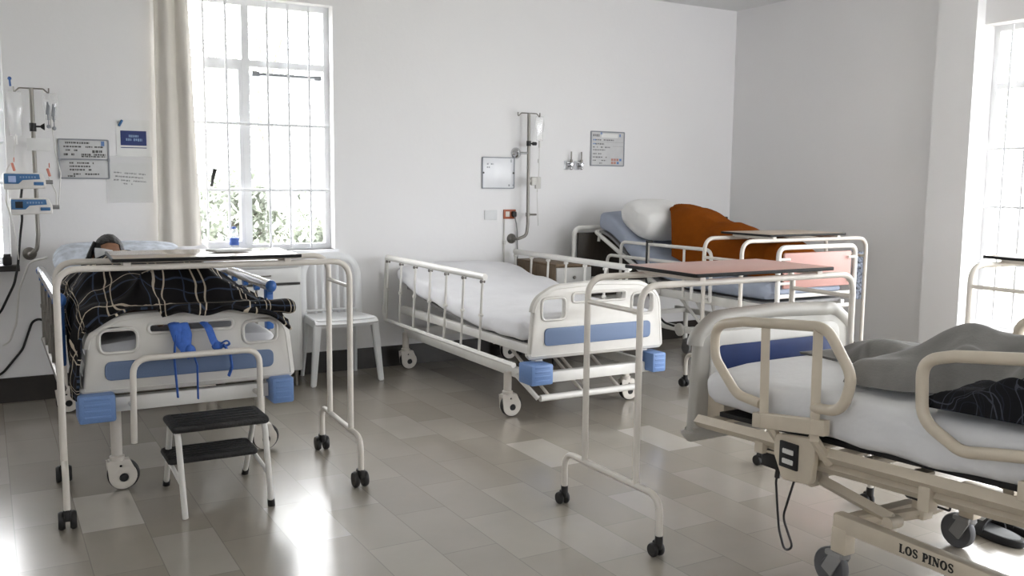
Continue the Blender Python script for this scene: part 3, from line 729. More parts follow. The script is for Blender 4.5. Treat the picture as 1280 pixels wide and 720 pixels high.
# ------------------------------------------------------------------ resin chair
r = thing('garden_chair', 'white plastic garden chair with arched slatted back against the wall', 'chair', (2.13, 6.15, 0))
def seatf(u, v):
    y = -.18+.37*v; w = .225-.03*v; x = (u*2-1)*w; e = abs(u*2-1)
    fr = .028*max(0, 1-v*7)**2
    return V((x, y-.03*(1-e*e)*(1 if v < .01 else max(0, 1-v*6)), .452-fr-.016*(1-e**2)*math.sin(PI*min(1, v*1.1))))
b = B(); grid(b, seatf, 20, 20, .012)
def apron(u, v):
    a = u; pts = fillet([(-.19, .17, 0), (-.222, -.16, 0), (.222, -.16, 0), (.19, .17, 0)], .05, 5); i = a*(len(pts)-1); k = min(int(i), len(pts)-2); p = pts[k].lerp(pts[k+1], i-k)
    return V((p.x, p.y-.02*max(0, 1-abs(p.x)/.15 if p.y < -.14 else 0), .448-.05*v))
grid(b, apron, 30, 2, .008); obj('seat', b, M['chair'], r)
for s in (-1, 1):
    b = B()
    for (p, q, w0, w1) in (((s*.205, -.15, .42), (s*.245, -.175, 0), .052, .036),):
        t = bmesh.new(); 
        for a, (w, z) in ((p, (w0, p[2])), (q, (w1, 0))):
            for dx, dy in ((-1, -1), (1, -1), (1, 1), (-1, 1)): t.verts.new((a[0]+dx*w/2, a[1]+dy*w/2*.8, z))
        t.verts.ensure_lookup_table(); v_ = t.verts
        for k in range(4): t.faces.new((v_[k], v_[(k+1) % 4], v_[4+(k+1) % 4], v_[4+k]))
        t.faces.new(v_[0:4]); t.faces.new(v_[4:8]); bmesh.ops.bevel(t, geom=t.edges[:], offset=.006, segments=2, affect='EDGES'); merge(b, t)
    obj('leg', b, M['chair'], r)
    b = B(); tube(b, [(s*.175, .165, .43), (s*.20, .225, 0)], lambda u: .026-.008*u, 8, flat=.8); obj('leg', b, M['chair'], r)
b = B()
arch = fillet([(-.205, .16, .43), (-.205, .19, .86), (.205, .19, .86), (.205, .16, .43)], .17, 12)
tube(b, arch, .013, 10, flat=2.1)
back = obj('backrest', b, M['chair'], r)
for k in range(5):
    x = -.11+.055*k; zt_ = .845-.03*(abs(k-2)/2)**2*1.2
    b = B(); tube(b, [(x, .168, .44), (x, .182, .65), (x, .19, zt_)], .006, 8, flat=2.2); obj('slat', b, M['chair'], back)
b = B(); tube(b, [(-.2, .166, .475), (.2, .166, .475)], .016, 8, flat=.5); obj('lower_rail', b, M['chair'], back)

# ------------------------------------------------------------------ bedside cabinets
r = thing('bedside_cabinet', 'white metal bedside cabinet under the middle window, beside the plastic chair', 'cabinet', (1.53, 6.2, 0))
b = B(); bx(b, 1.285, 1.835, 6.05, 6.375, .11, .82, .006); body = obj('body', b, M['cab'], r, W=True)
b = B(); bx(b, 1.275, 1.85, 6.02, 6.38, .82, .845, .008); obj('top', b, M['cab'], r, W=True)
b = B(); bx(b, 1.305, 1.81, 6.032, 6.05, .715, .812, .004); d = obj('drawer', b, M['cab'], r, W=True)
b = B(); tube(b, [(1.44, 6.032, .765), (1.44, 6.01, .765), (1.62, 6.01, .765), (1.62, 6.032, .765)], .005, 8, fil=.01); obj('handle', b, M['steel'], d, W=True)
b = B(); bx(b, 1.305, 1.81, 6.036, 6.05, .13, .695, .004); d = obj('door', b, M['cab'], r, W=True)
b = B(); bx(b, 1.29, 1.825, 6.044, 6.0505, .697, .713); obj('gap', b, M['gap'], r, W=True)
for x in (1.31, 1.80):
    for y in (6.08, 6.34): b = B(); cyl(b, (x, y, 0), (x, y, .115), .014, 10); obj('leg', b, M['steel'], r, W=True)
r = thing('bedside_cabinet', 'brown-sided cabinet with pale front between the empty bed and the rust blanket bed', 'cabinet', (3.95, 6.1, 0))
b = B(); bx(b, 3.715, 4.05, 5.83, 6.39, .08, .765, .005); obj('body', b, M['wood'], r, W=True)
b = B(); bx(b, 3.71, 4.055, 5.81, 6.395, .765, .785, .005); obj('top', b, M['wood'], r, W=True)
b = B(); bx(b, 3.725, 4.04, 5.815, 5.83, .60, .755, .004); d = obj('drawer', b, M['greyfront'], r, W=True)
b = B(); ball(b, (3.88, 5.805, .68), .014); obj('knob', b, M['steel'], d, W=True)
b = B(); bx(b, 3.725, 4.04, 5.815, 5.83, .10, .59, .004); d = obj('door', b, M['greyfront'], r, W=True)
b = B(); ball(b, (3.76, 5.805, .45), .014); obj('knob', b, M['steel'], d, W=True)
for x in (3.74, 4.03):
    for y in (5.86, 6.36): b = B(); cyl(b, (x, y, 0), (x, y, .085), .016, 8); obj('foot', b, M['black'], r, W=True)

# ------------------------------------------------------------------ bed 3, in the corner
r = thing('hospital_bed', 'white tube hospital bed in the far corner with pink footboard and raised backrest', 'bed', (4.66, 5.1, 0))
Wm = M['white']
b = B(); y = 6.20; tube(b, [(4.13, y, .12), (4.13, y, 1.035), (4.97, y, 1.035), (4.97, y, .12)], .018, 10, fil=.07, fn=8); tube(b, [(4.13, y, .45), (4.97, y, .45)], .014, 8); hb = obj('head_board', b, Wm, r, W=True)
b = B(); bx(b, 4.165, 4.935, y-.012, y+.012, .47, .995, .006); obj('inset_panel', b, M['brown'], hb, W=True)
b = B(); y = 4.21; tube(b, [(4.365, y, .50), (4.365, y, 1.0), (5.075, y, 1.0), (5.075, y, .50)], .016, 10, fil=.06, fn=8); tube(b, [(4.365, y, .685), (5.075, y, .685)], .014, 8); tube(b, [(4.365, y, .60), (5.075, y, .60)], .014, 8); fb = obj('foot_board', b, Wm, r, W=True)
b = B(); bx(b, 4.41, 5.03, y-.010, y+.008, .735, .965, .008); p_ = obj('inset_panel', b, M['pinkboard'], fb, W=True)
for x, s in ((4.365, 1), (5.075, -1)):
    for z in (.77, .925): b = B(); tube(b, [(x, y-.006, z), (x+s*.085, y-.016, z)], .009, 8); obj('clip', b, Wm, fb, W=True)
b = B(); cyl(b, (4.74, y-.013, .80), (4.74, y-.008, .80), .008, 10); obj('bolt', b, M['black'], p_, W=True)
for x in (4.31, 5.0):
    b = B(); bx(b, x-.018, x+.018, 4.23, 6.18, .575, .635, .005); obj('side_beam', b, Wm, r, W=True)
    b = B(); bx(b, x-.015, x+.015, 4.4, 5.95, .34, .385, .005); obj('lower_beam', b, Wm, r, W=True)
    for y in (4.5, 5.82):
        b = B(); tube(b, [(x, y, .58), (x, y, .12)], .02, 10); l = obj('leg', b, Wm, r, W=True)
        b = B(); box(b, (x, y-.012, .105), (.036, .06, .05), bev=.012); c = obj('caster', b, M['grey'], l, W=True)
        w = B(); lathe(w, [(.012, -.012), (.048, -.012), (.052, -.006), (.052, .006), (.048, .012), (.012, .012)], (x, y-.02, .052), 'X', 20); o = obj('wheel', w, M['grey'], l, W=True)
for y in (4.3, 4.9, 5.4, 6.0): b = B(); bx(b, 4.31, 5.0, y-.015, y+.015, .58, .61, .003); obj('cross_beam', b, Wm, r, W=True)
for y in (4.5, 5.82): b = B(); bx(b, 4.31, 5.0, y-.015, y+.015, .345, .38, .003); obj('cross_beam', b, Wm, r, W=True)
b = B(); grid(b, lambda u, v: V((4.31+.69*u, 4.25+1.87*v, lerp_tab([(4.25, .645), (5.0, .645), (5.35, .69), (6.1, 1.015)], 4.25+1.87*v)[0])), 2, 26, .02); obj('deck', b, M['grey'], r, W=True)
b = B(); tube(b, [(4.285, 5.33, .66), (4.285, 6.12, 1.005), (5.02, 6.12, 1.005), (5.02, 5.33, .66)], .017, 10, fil=.03); tube(b, [(4.285, 6.06, 1.0), (4.275, 6.06, .93)], .012, 8); obj('backrest_frame', b, Wm, r, W=True)
for k in range(3): b = B(); tube(b, [(4.36+.03*k, 5.15-.14*k, .58), (4.42, 4.92-.06*k, .36)], .012, 8); obj('crank_rod', b, Wm, r, W=True)
b = B(); cyl(b, (4.29, 5.05, .36), (4.42, 5.05, .36), .012, 8); obj('crank_shaft', b, Wm, r, W=True)
b = B(); lathe(b, [(.0, 0), (.042, 0), (.046, .004), (.046, .016), (.042, .02), (0, .02)], (4.275, 5.05, .36), 'X', 22); obj('crank_knob', b, M['mouldlight'], r, W=True)
for (x, y0, y1, zt, zb_) in ((4.262, 4.72, 5.74, .953, .60), (4.235, 4.88, 5.88, .842, .60)):
    b = B(); tube(b, [(x, y0, zb_), (x, y0, zt), (x, y1, zt-.005), (x, y1, zb_+.03)], .0125, 10, fil=.06, fn=6); sr = obj('side_rail', b, Wm, r, W=True)
    if zt > .9:
        for y in (5.0, 5.4): b = B(); tube(b, [(x, y, zb_), (x, y, zt-.004)], .009, 8); obj('upright', b, Wm, sr, W=True)
for y in (4.75, 5.3, 5.7): b = B(); bx(b, 4.225, 4.31, y-.012, y+.012, .59, .62); obj('rail_bracket', b, Wm, r, W=True)
b = B(); x = 5.06; tube(b, [(x, 4.75, .60), (x, 4.75, .95), (x, 5.7, .945), (x, 5.7, .62)], .0125, 10, fil=.06); obj('side_rail', b, Wm, r, W=True)
mt3 = [(4.24, .655, .77), (5.0, .655, .775), (5.38, .71, .85), (6.1, 1.025, 1.165)]
b = B(); pad(b, .35, mt3, 4.235, 6.13, r=.05, seed=4, ny=50, wob=.006, cx=4.655)
solo('mattress', b, M['bluegrey'], 'blue-grey mattress with raised head on the corner bed', 'mattress', (4.655, 5.1, .65))
b = B(); pillow(b, (4.58, 5.70, 1.115), (.52, .42, .24), (math.radians(24), 0, 0), 5)
solo('pillow', b, M['pillow'], 'plump white pillow on the raised head of the corner bed, beside the rust blanket', 'pillow', (4.58, 5.7, 1.0))
b = B()
rid = [(4.28, .93), (4.45, 1.03), (4.67, 1.06), (5.03, 1.125), (5.36, 1.215), (5.50, 1.235), (5.62, 1.21), (5.70, 1.12)]
def orb(u, v):
    a = u*2-1; y = 4.27+(1.42+(.40*a if a < 0 else 0))*v
    x = 4.69+a*(.30 if a < 0 else .33)
    zm = lerp_tab([(t_[0], t_[2]) for t_ in mt3], y)[0]+.022
    rg = lerp_tab(rid, y)[0]
    pr = (max(0, 1-abs(a)**2.2))**.62
    fold = .016*math.sin(y*38+a*5)*max(0, (y-5.2)/.5)*pr+.014*nz(x*6, y*7, 2)+.008*nz(x*16, y*14, 8)
    if v > .97: rg -= .01
    return V((x-.03*max(0, (y-5.3))*(1 if a < 0 else 0), y+.025*nz(a*3, 1, 2)*(v > .9), zm+(rg-zm)*pr+fold*min(1, 3*pr)+.004))
grid(b, orb, 40, 70, .014)
solo('rust_blanket', b, M['orange'], 'rust orange blanket heaped over the patient on the corner bed', 'blanket', (4.69, 5.0, .8))
b = B(); tube(b, [(4.215, 5.36, .97), (4.205, 5.35, .70), (4.21, 5.28, .50), (4.225, 5.15, .40), (4.25, 5.07, .385)], .008, 8, fil=.1); cyl(b, (4.262, 5.36, .972), (4.21, 5.36, .972), .01, 8)
solo('hand_control_cable', b, M['cable'], 'black cable hanging from the side rail of the corner bed', 'cable', (4.215, 5.3, .4))

# ------------------------------------------------------------------ bed 4, in front
bed4 = r = thing('hospital_bed', 'beige electric hospital bed in the right foreground with grey end board', 'bed', (2.95, 1.9, 0))
Bm = M['beige']
BY = 2.86
o2 = fillet([(2.49, .36, 0), (3.41, .36, 0), (3.41, .775, 0), (3.31, .845, 0), (2.95, .858, 0), (2.61, .845, 0), (2.51, .775, 0)], [.02, .02, .07, .1, .5, .1, .07], 7, True)
b = B(); plate(b, [(p.x, p.y) for p in o2], [], .05, .018, T(0, BY, 0) @ XZ); hb = obj('end_board', b, M['boardgrey'], r, W=True)
b = B(); tube(b, [V((p.x, BY-.004, p.y)) for p in o2 if p.y > .37], .034, 10); obj('rim', b, M['boardgrey'], hb, W=True)
b = B(); plate(b, rrect(2.57, 3.33, .52, .795, .07), [rrect(2.61, 3.29, .56, .735, .02)], .014, .004, T(0, BY-.03, 0) @ XZ); obj('inset_frame', b, M['mouldlight'], hb, W=True)
b = B(); plate(b, rrect(2.60, 3.30, .55, .745, .02), [], .010, .002, T(0, BY-.028, 0) @ XZ); obj('inset_panel', b, M['navy'], hb, W=True)
sl = lambda y: .035*(2.2-y)/.7       # the bed rises a little towards the camera
# upper frames
for x in (2.49, 3.36):
    b = B(); tube(b, [(x, 2.80, .47+sl(2.8)), (x, .45, .47+sl(.45))], .026, 4, flat=1); obj('upper_beam', b, Bm, r, W=True)
    b = B(); tube(b, [(x+(.03 if x < 3 else -.03), 2.45, .405), (x+(.03 if x < 3 else -.03), .5, .43+sl(.5))], .024, 4); obj('lift_beam', b, Bm, r, W=True)
for y in (2.74, 2.1, 1.45, .8): b = B(); tube(b, [(2.49, y, .475+sl(y)), (3.36, y, .475+sl(y))], .02, 4); obj('cross_beam', b, Bm, r, W=True)
for y in (2.4, 1.2): b = B(); tube(b, [(2.52, y, .405), (3.33, y, .405)], .02, 4); obj('cross_beam', b, Bm, r, W=True)
for x in (2.49, 3.36):
    for y in (2.45, 1.75, 1.0): b = B(); bx(b, x-.012, x+.03, y-.02, y+.02, .40, .48+sl(y)); obj('spacer', b, Bm, r, W=True)
for x in (2.6, 3.25): b = B(); bx(b, x-.03, x+.03, 2.74, BY-.02, .40, .56, .006); obj('board_bracket', b, Bm, r, W=True)
b = B(); grid(b, lambda u, v: V((2.53+.82*u, .5+2.22*v, .515+sl(.5+2.22*v))), 2, 4, .018); obj('deck', b, M['black'], r, W=True)
# side rails
def rail4(pts, up, x, s, plate_y):
    b = B(); tube(b, [(x, p[0], p[1]) for p in pts], .0185, 12, fil=.09, fn=7); sr = obj('side_rail', b, Bm, r, W=True)
    for (y, z0, y2, z1) in up: b = B(); tube(b, [(x+s*.004, y, z0), (x+s*.004, y2, z1)], .022, 4); obj('upright', b, Bm, sr, W=True)
    b = B(); y0_, y1_, z0_, h_ = plate_y; plate(b, [(y0_, z0_+.045), (y1_, z0_), (y1_, z0_+h_), (y0_, z0_+.045+h_)], [], .034, .004, T(x, 0, 0) @ YZ)
    for y in (plate_y[0]+.06, plate_y[1]-.06): tube(b, [(x, y, plate_y[2]+.03), (x+s*.07, y-.02, plate_y[2]-.07)], .018, 8)
    obj('rail_mount', b, Bm, sr, W=True); return sr
R1 = [(2.395, .605), (2.52, .615), (2.645, .735), (2.65, .86), (2.50, .893), (2.11, .928), (1.995, .78), (2.03, .655), (2.15, .645)]
U1 = [(2.38, .52, 2.39, .885), (2.145, .53, 2.15, .92)]
s1 = rail4(R1, U1, 2.425, 1, (2.09, 2.42, .515, .054))
R2 = [(1.18, .71), (1.50, .655), (1.60, .635), (1.735, .70), (1.745, .88), (1.64, .91), (1.43, .937), (.95, .99), (.84, .85), (.90, .74), (1.15, .71)]
U2 = [(1.36, .56, 1.355, .94), (1.09, .58, 1.08, .965)]
rail4(R2, U2, 2.425, 1, (1.05, 1.42, .55, .054))
rail4([(a+.33, c) for a, c in R2], [(a+.33, c, d+.33, e) for a, c, d, e in U2], 3.445, -1, (1.38, 1.75, .55, .054))
# control panel at the near side
b = B(); t = bmesh.new(); plate(t, [(p.x, p.y) for p in fillet([(2.17, .36, 0), (2.30, .345, 0), (2.345, .43, 0), (2.345, .505, 0), (2.15, .53, 0)], .025, 5, True)], [], .03, .006, T(2.462, 0, 0) @ YZ); merge(b, t); mp_ = obj('control_housing', b, Bm, r, W=True)
b = B(); bx(b, 2.438, 2.450, 2.225, 2.310, .395, .49, .004); cp = obj('control_panel', b, M['black'], mp_, W=True)
for z in (.412, .448): b = B(); bx(b, 2.434, 2.441, 2.242, 2.292, z, z+.018, .003); obj('button', b, M['mouldlight'], cp, W=True)
b = B(); bx(b, 2.50, 2.62, 2.36, 2.46, .345, .42, .012); obj('motor_box', b, M['black'], r, W=True)
b = B(); tube(b, [(2.52, 2.385, .35), (2.515, 2.39, .30), (2.51, 2.375, .22), (2.52, 2.37, .12), (2.50, 2.32, .06), (2.50, 2.28, .085), (2.505, 2.34, .18), (2.50, 2.30, .30), (2.49, 2.27, .37)], .0045, 8, fil=.06); cyl(b, (2.52, 2.385, .36), (2.517, 2.388, .315), .010, 8); obj('power_cord', b, M['cable'], r, W=True)
# lift arms, base frame, lettering
for x in (2.58, 3.25):
    b = B(); tube(b, [(x, 2.26, .345), (x, 1.93, .295)], .022, 4); cyl(b, (x-.03, 2.26, .345), (x+.03, 2.26, .345), .032, 14); cyl(b, (x-.028, 1.93, .285), (x+.028, 1.93, .285), .022, 12); tube(b, [(x, 2.26, .345), (x, 2.28, .42)], .022, 4); obj('lift_arm', b, Bm, r, W=True)
    b = B(); tube(b, [(x, 1.05, .42), (x, .75, .28)], .022, 4); obj('lift_arm', b, Bm, r, W=True)
b = B(); tube(b, [(2.58, 2.26, .36), (3.25, 2.26, .36)], .02, 10); obj('torsion_tube', b, Bm, r, W=True)
b = B(); bx(b, 2.74, 2.79, 1.93, 1.98, .26, .43, .004); tube(b, [(2.56, 2.05, .25), (2.765, 1.955, .28), (3.2, 2.05, .25)], .022, 8); obj('base_brace', b, Bm, r, W=True)
base = None
for x in (2.53, 3.24):
    b = B(); bx(b, x-.024, x+.024, .30, 2.115, .212, .272, .006); o = obj('base_beam', b, Bm, r, W=True)
    base = base or o
    for y in (2.085, .36):
        b = B(); bx(b, x-.026, x+.026, y-.032, y+.032, .135, .225, .005); l = obj('caster_post', b, Bm, r, W=True)
        b = B(); cyl(b, (x, y, .115), (x, y, .14), .024, 12)
        for q in (-.024, .024): box(b, (x+q, y+.026, .09), (.008, .05, .085), (.5, 0, 0), .003)
        box(b, (x, y+.02, .125), (.058, .07, .02), bev=.006); c = obj('caster', b, M['grey'], r, W=True)
        b = B(); lathe(b, [(.012, -.015), (.030, -.015), (.034, -.010), (.050, -.012), (.0635, -.016), (.068, -.010), (.068, .010), (.0635, .016), (.050, .012), (.034, .010), (.030, .015), (.012, .015)], (x, y+.045, .068), 'X', 28); obj('wheel', b, M['tyre'], c, W=True)
for y in (2.085, .36): b = B(); bx(b, 2.53, 3.24, y-.022, y+.022, .215, .262, .005); obj('base_cross', b, Bm, r, W=True)
b = B(); tube(b, [(2.72, 1.99, .40), (2.72, 1.99, .335), (2.72, 1.82, .335), (2.72, 1.82, .415)], .004, 8, fil=.01); obj('wire_hook', b, M['black_handle'], r, W=True)
# LOS PINOS in slab serif on the near base beam; drawn reading towards the camera's right (falling y)
def serif_text(bm, s, mx, h, t=.0012):
    """letters as strokes in a unit cell, extruded"""
    st = bmesh.new()
    def S(x, p, q, w):
        p, q = V((p[0], p[1], 0)), V((q[0], q[1], 0)); d = (q-p); c = (p+q)/2
        box(st, (x+c.x, c.y, 0), (d.length, w, t), (0, 0, math.atan2(d.y, d.x)))
    def arc(x, cx, cy, rx, ry, a0, a1, w0, w1=None, n=14):
        w1 = w0 if w1 is None else w1
        pr = None
        for i in range(n+1):
            a = a0+(a1-a0)*i/n; k = abs(math.cos(a)); w = w1+(w0-w1)*k
            p = (cx+rx*math.cos(a), cy+ry*math.sin(a))
            if pr: S(x, pr, p, w)
            pr = p
    x = 0
    for ch in s:
        if ch == ' ': x += .5; continue
        def serif(cx, y, w=.34): S(x, (cx-w/2, y), (cx+w/2, y), .10)
        if ch == 'L': S(x, (.2, .03), (.2, .97), .25); serif(.2, .95, .38); S(x, (.04, .05), (.66, .05), .10); S(x, (.64, .0), (.64, .28), .10); x += .78
        elif ch == 'O': arc(x, .42, .5, .31, .44, 0, 2*PI, .25, .13, 24); x += .92
        elif ch == 'S': arc(x, .33, .73, .22, .21, .2, PI*1.25, .17, .13); arc(x, .33, .27, .24, .22, PI*.42, -PI*.86, .17, .13); S(x, (.16, .60), (.48, .42), .22); S(x, (.55, .70), (.55, .95), .07); S(x, (.09, .05), (.09, .30), .07); x += .72
        elif ch == 'P': S(x, (.2, .03), (.2, .97), .25); serif(.2, .95, .38); serif(.2, .05, .38); arc(x, .32, .70, .26, .24, -PI/2, PI/2, .24, .12); x += .74
        elif ch == 'I': S(x, (.2, .03), (.2, .97), .25); serif(.2, .95, .38); serif(.2, .05, .38); x += .46
        elif ch == 'N': S(x, (.18, .03), (.18, .97), .10); S(x, (.72, .03), (.72, .97), .10); S(x, (.16, .93), (.72, .08), .25); serif(.16, .95); serif(.18, .05); serif(.72, .95); x += .94
    wid = x
    bmesh.ops.scale(st, vec=(h, h, 1), verts=st.verts); merge(bm, st, mx); return wid*h
b = B(); x_ = 2.506-.0006
mxl = Matrix(((0, 0, -1, x_), (-1, 0, 0, 1.845), (0, 1, 0, .2285), (0, 0, 0, 1)))
serif_text(b, 'LOS PINOS', mxl, .029); obj('lettering', b, M['black'], base, W=True, smooth=False)
# bedding of bed 4
m4 = [(.55, .525+sl(.55)+.01, .69+sl(.55)), (2.0, .525, .685), (2.78, .515, .66)]
b = B(); pad(b, .455, m4, .55, 2.79, r=.055, seed=6, ny=70, wob=.012, crown=.022, er=.09, cx=2.94)
solo('mattress', b, M['greysheet'], 'mattress in a pale grey sheet on the foreground bed', 'mattress', (2.94, 1.9, .55))
b = B()
def gb(u, v):
    y = .75+2.0*v; x0 = lerp_tab([(.7, 2.60), (1.3, 2.63), (1.75, 2.68), (1.98, 2.60), (2.14, 2.60), (2.24, 2.78), (2.4, 2.96), (2.75, 3.02)], y)[0]
    x = x0+(3.37-x0)*u
    e = min(1, 7*u+.02, 9*(1-v)+.04, 7*(1-u)+.3)
    hh = lerp_tab([(.7, .24), (1.2, .24), (1.55, .205), (1.75, .165), (1.95, .12), (2.12, .105), (2.25, .06), (2.75, .035)], y)[0]
    q = 16*(y*.75-x*.8)+3.4*nz(x*1.8, y*1.8, 1); f1 = (.5+.5*math.cos(q))**1.5
    q2 = 14*(y*.9+x*.5)+4*nz(x*1.7, y*2.0, 6); f2 = (.5+.5*math.cos(q2))**1.8
    q3 = 27*(y*.5+x*.7)+3*nz(x*2.2, y*2.2, 9); f3 = (.5+.5*math.cos(q3))**2
    amp = lerp_tab([(.7, .8), (1.7, 1.0), (2.1, 1.1), (2.3, .6), (2.75, .45)], y)[0]
    ed = (1-(1-max(0, e))**2.6)
    return V((x+.03*nz(x*3, y*3, 7)-.02*f2*(1-u), y+.03*nz(x*3, y*3, 3)+.02*f1, .706+sl(y)*.9+ed*(hh*(.70+.30*math.sin(PI*min(1, u*1.15)))+amp*(.060*f1+.058*f2+.030*f3-.060))+.005))
grid(b, gb, 90, 120, .012)
solo('grey_blanket', b, M['greyblanket'], 'crumpled dark grey fleece blanket heaped on the foreground bed', 'blanket', (3.0, 1.7, .7))
b = B()
def jk(u, v):
    y = .95+.83*v; x = 2.495+.20*u+.02*(1-v)
    e = min(1, 4.5*u, 4.5*(1-u), 8*(1-v), 8*v)
    lump = lerp_tab([(.9, .13), (1.35, .15), (1.43, .09), (1.52, .14), (1.62, .085), (1.70, .075), (1.78, .04)], y)[0]
    q = 26*(y*.8+x*.6)+3*nz(x*4, y*3, 1); f1 = (.5+.5*math.sin(q))**1.5
    return V((x+.02*nz(y*6, u*3)-.01, y+.03*nz(u*5, y*3), .704+sl(y)*.9+max(0, e)**.5*(lump*(.8+.3*nz(x*7, y*7, 4))+.028*f1)+.003))
grid(b, jk, 40, 110, .012, uvf=lambda u, v: (u*.4+.06*nz(u*4, v*8)+.02*nz(u*11, v*20), v*1.0+.06*nz(u*5, v*8, 3)+.02*nz(u*9, v*22, 8)))
solo('plaid_jacket', b, M['plaid2'], 'dark plaid garment bunched behind the near side rail of the foreground bed', 'jacket', (2.60, 1.4, .7))

# slippers
def slipper(label, loc, rz):
    r = thing('slipper', label, 'slipper', loc, rz, 'pair of slippers on the floor')
    def outl(k): return [V((k*(.047+.010*math.sin(a*.5))*math.cos(a), k*.132*math.sin(a), 0)) for a in [2*PI*i/28 for i in range(28)]]
    b = B(); rings = []
    for (k, z) in ((.95, 0), (1.04, .008), (1.04, .026), (.98, .032)): rings.append([b.verts.new((p.x, p.y, z)) for p in outl(k)])
    for a, c in zip(rings, rings[1:]):
        for i in range(28): b.faces.new((a[i], a[(i+1) % 28], c[(i+1) % 28], c[i]))
    b.faces.new(rings[0][::-1]); b.faces.new(rings[-1]); obj('sole', b, M['slipper'], r)
    b = B(); f = [b.verts.new((p.x, p.y, .033)) for p in outl(.88)]; g = [b.verts.new((p.x, p.y, .028)) for p in outl(.88)]
    b.faces.new(f); b.faces.new(g[::-1])
    for i in range(28): b.faces.new((g[i], g[(i+1) % 28], f[(i+1) % 28], f[i]))
    obj('insole', b, M['insole'], r)
    b = B(); grid(b, lambda u, v: V((.056*math.cos(PI*u)*(1-.12*v), .005+.085*v, .022+(.052-.022*v)*math.sin(PI*u))), 16, 8, .007); st = obj('strap', b, M['slipper'], r)
    b = B(); grid(b, lambda u, v: V((.050*math.cos(PI*(.2+.6*u)), .025+.05*v, .026+(.052-.020*v)*math.sin(PI*(.2+.6*u))+.0012)), 12, 6, .003); obj('strap_pad', b, M['strap'], st)
slipper('black slipper with grey strap on the floor under the foreground bed, nearer the beam lettering', (3.47, 2.12, 0), math.radians(-12))
slipper('black slipper with grey strap farther right, half hidden by the foreground bed beam', (3.62, 2.09, 0), math.radians(-6))
# ------------------------------------------------------------------ wall fittings
WY = YB
def flange(bm, x, z, r=.034, out=.10):
    lathe(bm, [(r, 0), (r, .006), (r*.75, .016), (.012, .022)], (x, WY, z), 'Y', 20) if False else None
    t = bmesh.new(); lathe(t, [(r, 0), (r, .008), (r*.8, .018), (.014, .026), (.011, out)]); merge(bm, t, T(x, WY, z) @ Matrix.Rotation(PI/2, 4, 'X'))
def dashes(bm, x0, x1, z, h, y, fill=.75, lo=.008, hi=.03, skew=0, rnd=random):
    x = x0
    while x < x1:
        w = min(rnd.uniform(lo, hi), x1-x)
        if rnd.random() < fill: bx(bm, x, x+w*.86, y-.0006, y, z-h/2+skew*(x-x0)+rnd.uniform(-.1, .1)*h, z+h/2+skew*(x-x0))
        x += w+lo*.35
# pole over the empty bed
def iv_pole(label, x, xf, z0, z1, zb, hookw):
    r = thing('drip_pole', label, 'pole', (x, WY, zb))
    b = B(); y = WY-.105; tube(b, [(xf, WY-.02, zb), (xf, y+.005, zb), (x-.01, y, zb+.03), (x, y, zb+.12), (x, y, z1)], .0125, 12, fil=.05); p = obj('pole', b, M['steel'], r, W=True)
    b = B(); t = bmesh.new(); lathe(t, [(.04, 0), (.04, .008), (.034, .02), (.016, .03), (.0135, .04)]); merge(b, t, T(xf, WY, zb) @ Matrix.Rotation(PI/2, 4, 'X')); obj('wall_flange', b, M['steel'], r, W=True)
    b = B(); tube(b, [(x-hookw, y, z1+.006), (x-hookw, y, z1-.03), (x-hookw+.03, y, z1), (x+hookw-.03, y, z1), (x+hookw, y, z1-.03), (x+hookw, y, z1+.006)], .0045, 8, fil=.012); obj('hook_bar', b, M['steel'], r, W=True)
    return r, y
r, y = iv_pole('wall mounted steel drip pole above the empty bed', 3.762, 3.672, .95, 1.935, .945, .10)
b = B(); t = bmesh.new(); lathe(t, [(.045, 0), (.045, .006), (.036, .022), (.018, .034), (.013, .04)], seg=24); merge(b, t, T(3.705, WY, 1.625) @ Matrix.Rotation(PI/2, 4, 'X')); tube(b, [(3.705, WY-.03, 1.625), (3.705, y+.03, 1.625), (3.762, y, 1.625)], .011, 8, fil=.02); obj('wall_bracket', b, M['chrome'], r, W=True)
b = B(); cyl(b, (3.762, y, 1.70), (3.81, y, 1.70), .006, 8); cyl(b, (3.80, y, 1.70), (3.83, y, 1.70), .014, 12); lathe(b, [(.018, -.02), (.018, .02)], (3.762, y, 1.70)); obj('clamp_knob', b, M['black'], r, W=True)
b = B(); cyl(b, (3.762, y, 1.14), (3.84, y, 1.14), .008, 8); lathe(b, [(.017, -.015), (.017, .015)], (3.762, y, 1.14)); obj('pole_arm', b, M['steel'], r, W=True)
b = B(); bx(b, 3.785, 3.83, y-.02, y+.02, 1.37, 1.44, .012); cyl(b, (3.762, y, 1.405), (3.79, y, 1.405), .008, 8); obj('roller_clamp', b, M['mouldlight'], r, W=True)
r = thing('drip_bag', 'nearly empty clear drip bag hanging on the steel pole above the empty bed', 'bag', (3.862, y, 1.74))
b = B()
def bag(cx, cz, w, h, th, y):
    return lambda sg: (lambda u, v: V((cx+(u-.5)*w*(.75+.25*math.sin(PI*min(1, v*1.3+.1))), y+sg*th*max(0, math.sin(PI*u))**.5*max(0, math.sin(PI*v))**.5, cz+h/2-h*v)))
f = bag(3.862, 1.82, .085, .19, .012, y)
grid(b, f(1), 10, 12); grid(b, f(-1), 10, 12, flip=True); obj('pouch', b, M['clear'], r, W=True)
b = B(); tube(b, [(3.862, y, 1.725), (3.862, y, 1.5), (3.845, y, 1.3), (3.86, y, 1.05)], .003, 6, fil=.05); cyl(b, (3.862, y, 1.725), (3.862, y, 1.67), .008, 8); cyl(b, (3.855, y, 1.58), (3.855, y, 1.55), .007, 8); cyl(b, (3.848, y, 1.34), (3.848, y, 1.32), .006, 8); obj('drip_line', b, M['tubing'], r, W=True)
